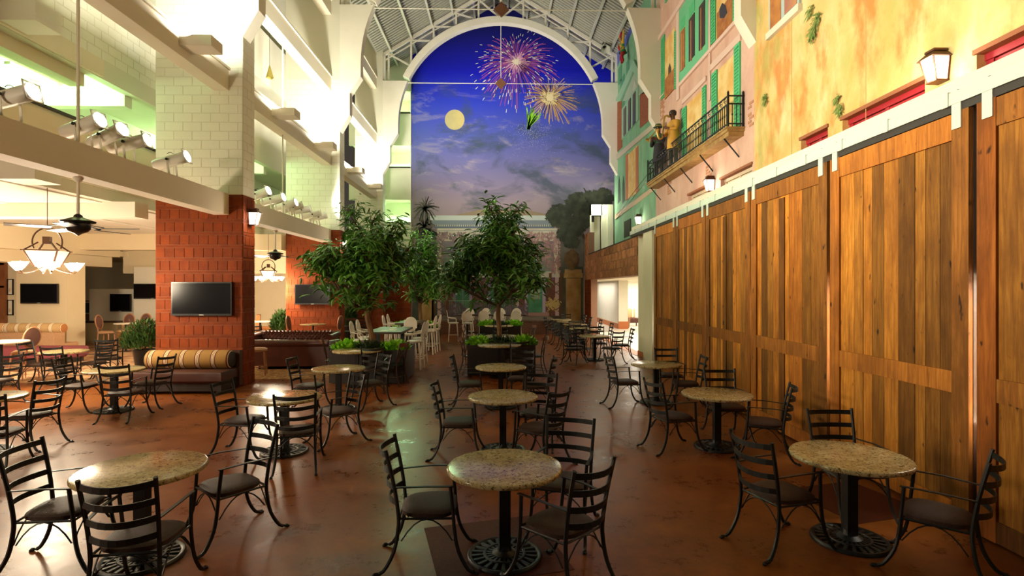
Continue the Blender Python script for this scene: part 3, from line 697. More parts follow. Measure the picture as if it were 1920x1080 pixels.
# wires from the balcony end to the teal house
for z in (6.35, 6.15): tag(MB().tube([(BX0+.03, BY1, z), (5.78, 26.8, z-.55)], .012, 5).build('cable', MT['black']), 'thin black cable running from the balcony %s to the green house' % ('rail' if z > 6.2 else 'foot'), 'cable', 'cables')

# --- wall lanterns --------------------------------------------------------
def lantern(loc, out, label, s=1.0, w=30):
    t = thing('wall_lantern', label, 'lantern', loc, out, 'copper wall lanterns'); t.scale = (s, s, s)
    A, B_, H_ = .11, .16, .42
    glass = MB().hexa([(-A, -.02-2*A, 0), (A, -.02-2*A, 0), (A, -.02, 0), (-A, -.02, 0), (-B_, -.02-2*B_, H_), (B_, -.02-2*B_, H_), (B_, -.02, H_), (-B_, -.02, H_)])
    glass.build('glass', MT['glassw'], t)
    fr_ = MB()
    for sx in (-1, 1):
        fr_.bar([(sx*A, -.02-2*A, -.01), (sx*B_, -.02-2*B_, H_)], .025, .025); fr_.bar([(sx*A, -.02, -.01), (sx*B_, -.02, H_)], .025, .025)
    fr_.box(-A-.02, A+.02, -.04-2*A, 0, -.03, 0)
    fr_.build('frame', MT['bronze'], t)
    rf = MB().hexa([(-B_-.05, -.07-2*B_, H_), (B_+.05, -.07-2*B_, H_), (B_+.05, 0, H_), (-B_-.05, 0, H_), (-.1, -.27, H_+.13), (.1, -.27, H_+.13), (.1, -.05, H_+.13), (-.1, -.05, H_+.13)])
    rf.box(-.12, .12, -.29, -.03, H_+.13, H_+.17); rf.build('roof', MT['bronze'], t)
    Bx(-.09, .09, -.02, 0, .05, .3).build('back_plate', MT['bronze'], t)
    ox, oy = math.sin(out), -math.cos(out)
    point('lantern_light', (loc[0]+ox*.5*s, loc[1]+oy*.5*s, loc[2]+.15*s), w, (1, .8, .6), .1)
for px, py, lab in ((1770, 152, 'copper wall lantern glowing between the two crimson window heads'), (1338, 358, 'copper wall lantern glowing under the iron balcony'), (1202, 420, 'copper wall lantern glowing on the green house wall')):
    P = onX(px, py, XR); lantern((XR, P.y, P.z), -PI/2, lab, .68, 24)
for k, lab in ((0, 'wall lantern glowing on the flank of the first brick pier'), (1, 'wall lantern glowing on the flank of the second brick pier')):
    lantern((XL+.02, PIERY[k]+.3, 3.62), PI/2, lab, .62, 16)
# ================================================================ MURAL
mw = struct('wall_back', MB().box(-4.68, 4.62, YM, YM+.25, 0, 17.3).box(4.62, 6.1, YM, YM+.25, 2.76, 17.3), MT['sky'], label='huge painted mural of a moonlit house under fireworks')
def mp(nm, pts, m, lay=1, th=.004):
    off = YM-.004*lay
    return MB().prism([onY(x, y, off) for x, y in pts], (0, th, 0)).build('painted_'+nm, m, mw)
def mr(nm, x0, x1, y0, y1, m, lay=1): return mp(nm, [(x0, y0), (x1, y0), (x1, y1), (x0, y1)], m, lay)
# moon
mp('moon', [(852.5+18.5*math.cos(i*PI/16), 224.5+19*math.sin(i*PI/16)) for i in range(32)], paint((.62, .53, .22), .8, (.46, .42, .22), 1.2), 1)
# fireworks
rf = random.Random(5)
def strokes(nm, segs, m, lay=2):
    b = MB()
    for pts, w in segs:
        P = [onY(x, y, YM-.004*lay) for x, y in pts]; ww = w*YM/F
        b.sweep(P, [(-ww/2, -.001), (ww/2, -.001), (ww/2, .001), (-ww/2, .001)], (0, 1, 0))
    b.build('painted_'+nm, m, mw)
def burst(cx, cy, R, n, droop, r0=.08):
    out = []
    for i in range(n):
        a = 2*PI*i/n+rf.uniform(-.06, .06); r = R*rf.uniform(.55, 1.05)*(1.12 if math.cos(a) > .3 else 1)
        s0 = rf.uniform(r0, r0+.25)
        out.append([(cx+r*t*math.cos(a)*1.0, cy+r*t*math.sin(a)*.92+droop*r*t*t*t) for t in (s0, (s0+1)*.45, .62, .82, 1)])
    return out
B1 = burst(968, 116, 74, 130, .22); 
strokes('firework_violet', [(p, .9) for p in B1[::2]], paint((.34, .09, .42)), 2)
strokes('firework_rose', [(p, .9) for p in B1[1::2]], paint((.44, .10, .24)), 2)
strokes('firework_core', [(p, 1.0) for p in burst(968, 116, 24, 60, .1, .02)], paint((.80, .42, .62)), 3)
strokes('firework_heart', [(p, 1.3) for p in burst(968, 116, 9, 30, 0, 0)], paint((.92, .78, .62)), 4)
tips = []
for p in burst(966, 116, 78, 170, .20):
    t0 = rf.choice((.45, .6, .75, .9, 1.0, 1.0, 1.0)); e = p[-1]; x, y = 966+(e[0]-966)*t0, 116+(e[1]-116)*t0
    L = math.hypot(e[0]-966, e[1]-116); ux, uy = (e[0]-966)/L, (e[1]-116)/L+.25
    tips.append(([(x, y), (x+ux*2.5, y+uy*2.5), (x+ux*5, y+uy*5.5)], 1.0))
strokes('firework_tips', tips, paint((.78, .82, .66)), 4)
B2 = burst(1032, 183, 50, 100, .14)
strokes('firework_gold', [(p, 1.0) for p in B2[::2]], paint((.52, .30, .12)), 3); strokes('firework_amber', [(p, 1.0) for p in B2[1::2]], paint((.66, .44, .18)), 3)
strokes('firework_gold_core', [(p, 1.2) for p in burst(1031, 183, 18, 50, 0, 0)], paint((.86, .70, .36)), 4)
gs = []
mp('firework_center', [(968+4.5*math.cos(i*PI/6), 116+4.5*math.sin(i*PI/6)) for i in range(12)], paint((.92, .80, .66)), 5); mp('firework_center', [(1031+7*math.cos(i*PI/6), 183+7*math.sin(i*PI/6)) for i in range(12)], paint((.86, .72, .42)), 5)
for i in range(46):
    a = -PI/2+rf.uniform(-.12, .85); r = rf.uniform(22, 44); gs.append(([(990+rf.uniform(-2, 2), 243), (990+r*.5*math.cos(a)*.7, 243+r*.5*math.sin(a)), (990+r*math.cos(a)*.85, 243+r*math.sin(a))], 1.2))
strokes('firework_green', gs[::2], paint((.30, .75, .03)), 4); strokes('firework_green_dark', gs[1::2], paint((.16, .48, .05)), 3)
sp = MB()
for i in range(420):
    x, y = rf.gauss(1000, 22), 243+abs(rf.gauss(8, 26))-10; P = onY(x, y, YM-.012); s = .010
    sp.poly([P+Vector((-s, 0, 0)), P+Vector((0, 0, -s)), P+Vector((s, 0, 0)), P+Vector((0, 0, s))])
sp.build('painted_sparkle', paint((.70, .72, .60)), mw, kind='stuff')
# garden background and house
DKT = paint((.055, .065, .05), .8, (.10, .11, .08), 1.5)
mr('garden', 773, 1094, 490, 640, DKT, .5)
mp('hedge', [(773, 470), (785, 440), (800, 432), (826, 445), (840, 470), (1035, 470), (1050, 448), (1066, 452), (1080, 436), (1096, 440), (1096, 500), (773, 500)], paint((.10, .10, .085), .8, (.16, .15, .12), 2), 1)
CR, LAV, GRY = paint((.56, .54, .40), .8, (.48, .44, .36), 1), paint((.26, .22, .34), .8, (.20, .17, .30), 1), paint((.20, .25, .28))
mp('roof', [(850, 404), (900, 393), (985, 393), (1036, 404)], paint((.28, .22, .14)), 2)
mr('cornice', 806, 1046, 404, 413, paint((.50, .56, .52)), 3); mr('cornice', 810, 1042, 413, 421, GRY, 3); mr('cornice', 814, 1040, 421, 428, paint((.13, .17, .22)), 2)
for i in range(56): mr('dentil', 816+i*4, 818+i*4, 421, 424.5, CR, 4)
mr('frieze', 820, 1044, 428, 452, CR, 3); mr('frieze_line', 820, 1044, 432, 433, GRY, 4)
mr('gallery_wall', 824, 1044, 452, 512, paint((.15, .15, .17), .8, (.22, .20, .22), 1.5), 2)
for x0 in (855, 905, 990):
    mr('door_frame', x0-3, x0+29, 463, 512, LAV, 3); mr('shutter', x0, x0+26, 467, 512, paint((.04, .13, .08)), 4); mr('shutter_line', x0+12.5, x0+13.5, 467, 512, LAV, 5)
mr('porch_floor', 818, 1050, 509, 520, paint((.52, .50, .44)), 3); mr('porch_shade', 822, 1046, 520, 526, paint((.16, .08, .13)), 3)
mr('brick_wall', 826, 1044, 526, 592, paint((.20, .075, .06), .8, (.13, .055, .06), 9), 2)
for x0, x1 in ((820, 828), (966, 973), (1039, 1046)): mr('column', x0, x1, 452, 510, CR, 5)
for x0, x1 in ((820, 827), (967, 973), (1041, 1048)): mr('column', x0, x1, 520, 592, paint((.50, .36, .36)), 4)
for x0, x1 in ((852, 883), (917, 948)):
    mr('door_frame', x0-2, x1+2, 530, 590, LAV, 4); mr('shutter', x0+3, x1-3, 537, 590, paint((.05, .17, .09)), 5); mr('shutter_line', (x0+x1)/2-.6, (x0+x1)/2+.6, 537, 590, LAV, 6)
mr('door_frame', 984, 1023, 527, 588, paint((.40, .34, .48)), 4); mr('door_lintel', 980, 1026, 524, 530, paint((.42, .34, .46)), 5)
mr('front_door', 990, 1017, 534, 587, paint((.05, .19, .10), .7, (.08, .26, .14), 2), 6); mr('door_light', 994, 1013, 538, 561, paint((.12, .20, .13), .5, (.30, .36, .26), 9), 7)
mr('doorstep', 975, 1035, 586, 593, paint((.40, .22, .20)), 7)
RG = paint((.22, .36, .24))
for (x0, x1, y0, y1) in ((828, 966, 483, 509), (973, 1039, 483, 509), (827, 967, 563, 588)):
    mr('railing', x0, x1, y0, y0+1.2, RG, 7); mr('railing', x0, x1, y1-1, y1, RG, 7); b = MB(); x = x0
    while x < x1:
        for q in (0, 1.4): 
            P0, P1 = onY(x+q, y0, YM-.028), onY(x+q+.5, y1, YM-.028)
            b.box(P0.x, P1.x, YM-.03, YM-.024, P1.z, P0.z)
        x += 3.8
    b.build('painted_baluster', RG, mw, kind='stuff')
def dabs(nm, n, fx, fy, size, m, lay, asp=1.0, keep=None):
    b = MB(); k = 0
    while k < n:
        x, y = fx(), fy()
        if keep and not keep(x, y): continue
        k += 1; P = onY(x, y, YM-.004*lay-rf.uniform(0, .004)); a = rf.uniform(0, 2*PI); s = size*rf.uniform(.5, 1.2)*YM/F
        u = Vector((math.cos(a), 0, math.sin(a)*asp))*s; v = Vector((-math.sin(a), 0, math.cos(a)*asp))*s*.45
        b.poly([P-u, P-v, P+u, P+v])
    b.build('painted_'+nm, m, mw, kind='stuff')
U = rf.uniform
dabs('wisteria', 420, lambda: U(982, 1050), lambda: U(436, 512), 3, paint((.42, .26, .24), .8, (.28, .16, .17), 4), 8, 1.6, lambda x, y: y < 470+(x-982)*.8 if x < 1038 else y < 520)
dabs('wisteria', 220, lambda: U(818, 872), lambda: U(436, 500), 3, paint((.36, .25, .24), .8, (.20, .15, .16), 4), 8, 1.6, lambda x, y: y < 445+(abs(x-840)) or x < 832)
dabs('bush', 900, lambda: U(828, 990), lambda: U(562, 598), 3.2, paint((.11, .085, .11), .8, (.18, .13, .17), 3), 8, 1, lambda x, y: y > 578-12*abs(math.sin(x*.09)))
oak = [(1050, 405, 24), (1085, 385, 26), (1075, 425, 22), (1110, 378, 22), (1130, 372, 20), (1095, 405, 24), (1060, 440, 16), (1072, 455, 14), (1035, 405, 12), (1125, 395, 22)]
for a, c, r in oak: mp('oak_mass', [(a+r*(.80+.16*math.sin(i*2.7))*math.cos(i*PI/10), c+r*(.72+.16*math.cos(i*3.3))*math.sin(i*PI/10)) for i in range(20)], paint((.030, .036, .026)), 7)
dabs('oak_leaves', 2600, lambda: U(1018, 1152), lambda: U(352, 464), 3.8, paint((.028, .036, .026), .8, (.06, .07, .045), 3), 9, 1, lambda x, y: any((x-a)**2+((y-c)*1.1)**2 < r*r for a, c, r in oak))
strokes('oak_branch', [([(1150, 420), (1110, 400), (1070, 372)], 2), ([(1108, 398), (1103, 368), (1095, 353)], 2), ([(1095, 448), (1085, 432), (1066, 438)], 1.6), ([(1100, 470), (1096, 445), (1085, 420)], 2.5)], paint((.05, .035, .03)), 8)
pl = []
for cx, cy, R in ((797, 392, 26), (795, 425, 22), (806, 440, 18)):
    for i in range(46):
        a = rf.uniform(0, 2*PI); r = R*rf.uniform(.6, 1.1); pl.append(([(cx, cy), (cx+r*.55*math.cos(a), cy+r*.5*math.sin(a)-3), (cx+r*math.cos(a), cy+r*math.sin(a)+4)], 1.3))
pl = [q for q in pl if min(p[0] for p in q[0]) > 774]
strokes('palm_fronds', pl, paint((.09, .105, .085), .8, (.17, .17, .14), 2), 8); mr('palm_trunk', 793, 801, 430, 520, paint((.10, .09, .07)), 7)
STN = paint((.30, .16, .05), .8, (.46, .30, .12), 1.6)
for cx in (1075, 799):
    mr('pedestal', cx-14, cx+14, 522, 606, STN, 10); mr('pedestal_cap', cx-18, cx+18, 512, 521, STN, 11); mr('pedestal_cap', cx-16, cx+16, 505, 513, paint((.40, .25, .11)), 10); mr('pedestal_base', cx-17, cx+17, 600, 640, STN, 11)
prof = [(2, 466), (3, 469), (9, 473), (13, 477), (12, 481), (14, 485), (13, 492), (8, 500), (3, 503), (4, 506), (9, 507)]
UR = paint((.085, .05, .02), .6, (.16, .10, .04), 3)
mp('urn', [(1072+r, y) for r, y in prof]+[(1072-r, y) for r, y in reversed(prof)], UR, 12)
mr('urn_band', 1060, 1084, 481, 483, paint((.12, .07, .035)), 13)
RUST = paint((.13, .06, .03))
for x0 in (812, 838, 1032, 1052): mr('gate_post', x0-2.5, x0+2.5, 512, 606, RUST, 10)
gp = []
for x0 in (812, 1032):
    for q in range(5): gp.append(([(x0, 525+q*16), (x0+12, 533+q*16), (x0+22, 541+q*16)], 1.2)); gp.append(([(x0+22, 525+q*16), (x0+10, 533+q*16), (x0, 541+q*16)], 1.2))
strokes('gate', gp, RUST, 10)
dabs('fern', 160, lambda: rf.gauss(1036, 6), lambda: rf.gauss(571, 5), 3, paint((.52, .38, .14)), 12)
# --- low stage in front of the mural -------------------------------------
def m_brickwall():
    m, nt, b = newmat('small_red_brick', .75, .3); br = nt.nodes.new('ShaderNodeTexBrick'); br.inputs['Scale'].default_value = 1.0
    br.inputs['Color1'].default_value = (.17, .06, .035, 1); br.inputs['Color2'].default_value = (.11, .05, .03, 1); br.inputs['Mortar'].default_value = (.20, .13, .09, 1)
    br.inputs['Brick Width'].default_value = .22; br.inputs['Row Height'].default_value = .075; br.inputs['Mortar Size'].default_value = .008
    tc = nt.nodes.new('ShaderNodeTexCoord'); sx = nt.nodes.new('ShaderNodeSeparateXYZ'); cx = nt.nodes.new('ShaderNodeCombineXYZ')
    nt.links.new(tc.outputs['Object'], sx.inputs[0]); nt.links.new(sx.outputs[0], cx.inputs[0]); nt.links.new(sx.outputs[2], cx.inputs[1]); nt.links.new(cx.outputs[0], br.inputs[0])
    nt.links.new(br.outputs[0], b.inputs['Base Color']); return m
MT['smallbrick'] = m_brickwall()
struct('floor_stage', Bx(-2.9, 2.55, 25.4, YM-.07, 0, .62), MT['smallbrick'])
struct('trim_stage_edge', Bx(-2.95, 2.6, 25.34, YM-.07, .62, .70), paint((.16, .12, .09), .5))
# ================================================================ CHAIRS AND TABLES
def make_chair():
    t = thing('armchair', 'black iron ladder-back armchair', 'chair', (0, 0, 0), 0, 'black ladder-back armchairs')
    s = MB(); n = 20; rings = []
    for zz, k in ((.415, .93), (.425, 1.0), (.452, 1.0), (.468, .9), (.476, .6), (.478, .2)):
        ring = []
        for j in range(n):
            a = 2*PI*j/n; c, q = math.cos(a), math.sin(a)
            ex = .60
            x = .225*k*math.copysign(abs(c)**ex, c); y = .215*k*math.copysign(abs(q)**ex, q)
            ring.append((x*(1+.10*y/.215), y, zz))
        rings.append(ring)
    vs = [p for r in rings for p in r]; fs = [(i*n+j, i*n+(j+1) % n, (i+1)*n+(j+1) % n, (i+1)*n+j) for i in range(len(rings)-1) for j in range(n)]
    s.add(vs, fs+[tuple(range(n-1, -1, -1)), tuple((len(rings)-1)*n+j for j in range(n))])
    s.build('seat', MT['vinyl'], t, True)
    for sx in (-1, 1):
        rear = smoothpath([(sx*.245, -.40, .012), (sx*.235, -.33, .035), (sx*.22, -.255, .17), (sx*.212, -.225, .33), (sx*.21, -.222, .45), (sx*.218, -.255, .68), (sx*.23, -.315, .95)], 3)
        MB().tube(rear, .0155, 6, (0, 1, 0)).lathe([(.0, -.02), (.017, -.012), (.019, 0), (.0, .012)], 6, (sx*.245, -.40, .012)).build('back_post', MT['black'], t, True)
        front = smoothpath([(sx*.265, .375, .012), (sx*.255, .31, .035), (sx*.24, .235, .17), (sx*.232, .205, .33), (sx*.232, .195, .45), (sx*.245, .175, .665)], 3)
        MB().tube(front, .015, 6, (0, 1, 0)).lathe([(.0, -.02), (.017, -.012), (.019, 0), (.0, .012)], 6, (sx*.265, .375, .012)).build('front_leg', MT['black'], t, True)
        MB().bar([(sx*.25, .20, .668), (sx*.248, -.02, .672), (sx*.222, -.25, .66)], .008, .026).build('arm', MT['black'], t)
        MB().tube(arc((sx*.218, -.20, .25), (sx*.236, .19, .25), (0, 0, .165)), .006, 5).build('brace', MT['black'], t, True)
    for z in (.545, .665, .785, .91):
        f = (z-.45)/.5; yb = -.222-.093*f**1.2; hw = .21+.02*f
        MB().bar(arc((-hw, yb, z), (hw, yb, z), (0, -.085, -.012), 8), .044, .008).build('slat', MT['black'], t)
    for y, hw, zz in ((-.222, .212, .25), (.20, .234, .25)):
        MB().tube(arc((-hw, y, zz), (hw, y, zz), (0, 0, .165)), .006, 5).build('brace', MT['black'], t, True)
    MB().tube([(-.21, -.215, .418), (.21, -.215, .418), (.232, .20, .418), (-.232, .20, .418), (-.21, -.215, .418)], .010, 5).build('seat_frame', MT['black'], t)
    return t
CH = {'proto': make_chair(), 'used': False}
def place(root_key, px, d, f, label):
    x, y = G(px, d); rz = math.atan2(-f[0], f[1]); C = root_key
    if not C['used']:
        C['used'] = True; o = C['proto']; o.location = (x, y, 0); o.rotation_euler = (0, 0, rz); o['label'] = label; return o
    return dup(C['proto'], (x, y, 0), rz, label)
def make_table():
    t = thing('granite_table', 'round granite table', 'table', (0, 0, 0), 0, 'round granite bistro tables')
    MB().lathe([(.44, .70), (.462, .703), (.468, .712), (.468, .73), (.462, .738), (.45, .741)], 48).build('tabletop', MT['granite'], t, True)
    MB().lathe([(.20, .685), (.20, .70)], 16).build('top_plate', MT['black'], t)
    MB().box(-.045, .045, -.045, .045, .05, .69).build('column', MT['black'], t)
    MB().lathe([(.255, .008), (.262, .016), (.28, .030), (.295, .030), (.305, .018), (.305, 0), (.255, 0)], 32, cap=False).lathe([(.15, .028), (.155, .036), (.17, .036), (.175, .028), (.175, .015), (.15, .015)], 28, cap=False).build('base_ring', MT['black'], t, True)
    MB().lathe([(.10, 0), (.10, .035), (.06, .06), (.05, .10)], 20).build('base_hub', MT['black'], t, True)
    sp = MB().hexa([(.08, -.010, .012), (.265, -.020, .010), (.265, .020, .010), (.08, .010, .012), (.08, -.008, .032), (.265, -.014, .026), (.265, .014, .026), (.08, .008, .032)]).mesh('base_spoke', MT['black'])
    for i in range(22): inst('base_spoke', sp, t, (0, 0, 0), (0, 0, 2*PI*i/22))
    return t
TB = {'proto': make_table(), 'used': False}
TAB = {  # key: (px, d, short name)
 'T1': (946, 4.40, 'the centre-row table on the floor inlay'), 'T2': (943, 7.25, 'the middle centre-row table'), 'T3': (939, 9.95, 'the centre-row table nearest the planters'),
 'T5': (267, 4.35, 'the outermost planter-row table'), 'T6': (534, 7.20, 'the middle planter-row table'), 'T7': (635, 9.77, 'the innermost planter-row table'),
 'T9': (214, 9.62, 'the table before the striped pier sofa'), 'T10': (120, 12.4, 'the table before the rose chaise'), 'T11': (-32, 7.17, 'the lounge table farthest from the pier'),
 'T12': (1593, 4.67, 'the table at the widest door gap'), 'T13': (1344, 7.42, 'the table at the third barn door'), 'T14': (1230, 10.3, 'the table by the beige pillar'),
 'T15': (1115, 16.4, 'the first table past the beige pillar'), 'T16': (1092, 19.4, 'the second table past the beige pillar'), 'T17': (1079, 21.5, 'the third table past the beige pillar'),
 'T18': (1064, 23.4, 'the fourth table past the beige pillar'), 'T19': (1052, 24.9, 'the fifth table past the beige pillar')}
for k, (px, d, nm) in TAB.items():
    o = place(TB, px, d, (0, 1), 'round speckled granite pedestal table, '+nm); 
    if k == 'T1': o.rotation_euler.z = .1
S = dict(m='mural side', d='barn-door side', l='lounge side', e='side away from the mural', x='corner')
CHAIRS = [ # table, side, px, d, facing
 ('T1', 'lounge side', 806, 4.36, (1, .05)), ('T1', 'mural side', 1056, 4.88, (-.35, -1)), ('T1', 'barn-door side', 1052, 4.02, (-.68, .73)),
 ('T2', 'lounge side', 862, 7.05, (1, 0)), ('T2', 'mural side', 1008, 7.55, (-.25, -1)), ('T2', 'barn-door side', 1010, 6.75, (-.75, .62)),
 ('T3', 'lounge side', 882, 9.86, (1, .05)), ('T3', 'mural side', 976, 10.45, (-.2, -1)), ('T3', 'barn-door side', 1004, 9.7, (-1, .15)),
 ('T5', 'lounge side', 122, 4.30, (1, .12)), ('T5', 'side away from the mural', 268, 3.80, (-.12, 1)), ('T5', 'planter side', 432, 4.80, (-.62, -.72)),
 ('T6', 'lounge side', 458, 7.15, (1, -.1)), ('T6', 'side away from the mural', 560, 6.62, (-.22, 1)), ('T6', 'planter side', 632, 7.66, (-.72, -.6)),
 ('T7', 'lounge side', 580, 9.65, (1, .0)), ('T7', 'planter side', 694, 9.95, (-.72, -.7)),
 ('T9', 'side away from the mural', 234, 9.05, (-.1, 1)), ('T9', 'lounge side', 150, 9.65, (1, .05)), ('T9', 'sofa side', 284, 9.98, (-1, .1)),
 ('T10', 'side away from the mural', 118, 11.75, (0, 1)), ('T10', 'far lounge side', 74, 12.35, (1, .1)), ('T10', 'pier side', 176, 12.6, (-1, .1)), ('T10', 'mural side', 205, 13.4, (-.4, .9)),
 ('T11', 'pier side', 56, 7.45, (-1, .1)), ('T11', 'side away from the mural', -10, 6.50, (-.35, 1)), ('T11', 'chaise side', -6, 10.2, (-1, .2)),
 ('T12', 'centre side', 1462, 4.62, (.92, .30)), ('T12', 'mural side', 1592, 5.22, (.0, -1)), ('T12', 'barn-door side', 1757, 4.18, (-.70, .70)),
 ('T13', 'centre side', 1262, 7.35, (1, .28)), ('T13', 'mural side', 1363, 7.95, (-.05, -1)), ('T13', 'barn-door side', 1432, 7.02, (-.85, .40)),
 ('T14', 'centre side', 1172, 10.05, (1, .15)), ('T14', 'mural side', 1256, 10.85, (-.05, -1)), ('T14', 'barn-door side', 1286, 9.9, (-1, .15)),
 ('T15', 'centre side', 1080, 16.3, (1, .1)), ('T15', 'side away from the mural', 1076, 15.55, (.55, .8)), ('T15', 'pillar side', 1146, 15.75, (-.55, .85)), ('T15', 'corridor side', 1166, 16.6, (-1, .1)), ('T15', 'mural side', 1122, 17.15, (0, -1)),
 ('T16', 'centre side', 1062, 19.0, (1, .1)), ('T16', 'corridor side', 1131, 19.1, (-1, 0)), ('T16', 'side away from the mural', 1086, 18.65, (0, 1)),
 ('T17', 'centre side', 1049, 21.2, (1, .1)), ('T17', 'corridor side', 1112, 21.3, (-1, 0)), ('T17', 'side away from the mural', 1076, 20.8, (0, 1)),
 ('T18', 'centre side', 1036, 23.0, (1, .1)), ('T18', 'corridor side', 1094, 23.2, (-1, 0)),
 ('T19', 'corridor side', 1084, 24.9, (-1, 0)), ('T19', 'mural side', 1062, 25.65, (0, -1))]
for tk, side, px, d, f in CHAIRS:
    place(CH, px, d, f, 'black ladder-back armchair, %s of %s' % (side, TAB[tk][2]))

# --- cross-back chairs with green seats -------------------------------------
def make_xback():
    t = thing('cross_back_chair', 'cross-back chair', 'chair', (0, 0, 0), 0, 'cross-back chairs at the planters')
    MB().lathe([(.17, .43), (.215, .44), (.22, .465), (.19, .485), (.1, .492)], 20).build('seat', MT['green_seat'], t, True)
    for sx in (-1, 1):
        MB().tube(smoothpath([(sx*.22, -.28, 0), (sx*.2, -.2, .25), (sx*.19, -.19, .45), (sx*.2, -.22, .7), (sx*.21, -.28, .95)], 3), .016, 6, (0, 1, 0)).build('back_post', MT['dwood'], t, True)
        MB().tube([(sx*.2, .22, 0), (sx*.18, .17, .44)], .016, 6, (0, 1, 0)).build('front_leg', MT['dwood'], t, True)
        MB().bar([(sx*.19, -.2, .53), (0, -.25, .70), (-sx*.2, -.25, .85)], .022, .014).build('cross_bar', MT['dwood'], t)
    MB().bar(arc((-.215, -.275, .915), (.215, -.275, .915), (0, -.06, 0)), .09, .014).build('top_rail', mat('bronzed_wood', (.14, .055, .035), .25), t)
    MB().tube([(-.18, .17, .2), (-.19, -.2, .2), (.19, -.2, .2), (.18, .17, .2)], .009, 5).build('stretcher', MT['dwood'], t)
    return t
XB = {'proto': make_xback(), 'used': False}
for px, d, f, lab in ((884, 13.75, (1, .25), 'cross-back chair with green seat, lounge side of the tall tree planter'), (1003, 13.75, (-1, .25), 'cross-back chair with bronzed top rail, barn-door side of the tall tree planter'),
                      (628, 12.95, (1, .3), 'cross-back chair with green seat, lounge side of the left planter'), (737, 12.2, (-1, .3), 'cross-back chair with bronzed top rail at the left planter table'),
                      (884, 17.6, (1, -.2), 'cross-back chair behind the tall tree planter, lounge side'), (986, 17.6, (-1, -.2), 'cross-back chair behind the tall tree planter, barn-door side'), 
                      (655, 21.5, (0, -1), 'dark cross-back chair by the mural brick wall'), (905, 20.0, (1, .2), 'cross-back chair at the far planter under the mural')):
    place(XB, px, d, f, lab)
for px, d, f, lab in ((968, 12.95, (-.25, 1), 'black iron ladder-back armchair pushed up to the tall tree planter table'), (702, 11.55, (-.1, 1), 'black iron ladder-back armchair pushed up to the left planter table'), (938, 19.2, (0, 1), 'black iron ladder-back armchair at the far planter under the mural'),
                      (672, 22.3, (0, -1), 'black iron ladder-back armchair beside the bush by the third pier'), (487, 18.3, (.1, 1), 'black iron ladder-back armchair in the lounge behind the first pier')):
    place(CH, px, d, f, lab)

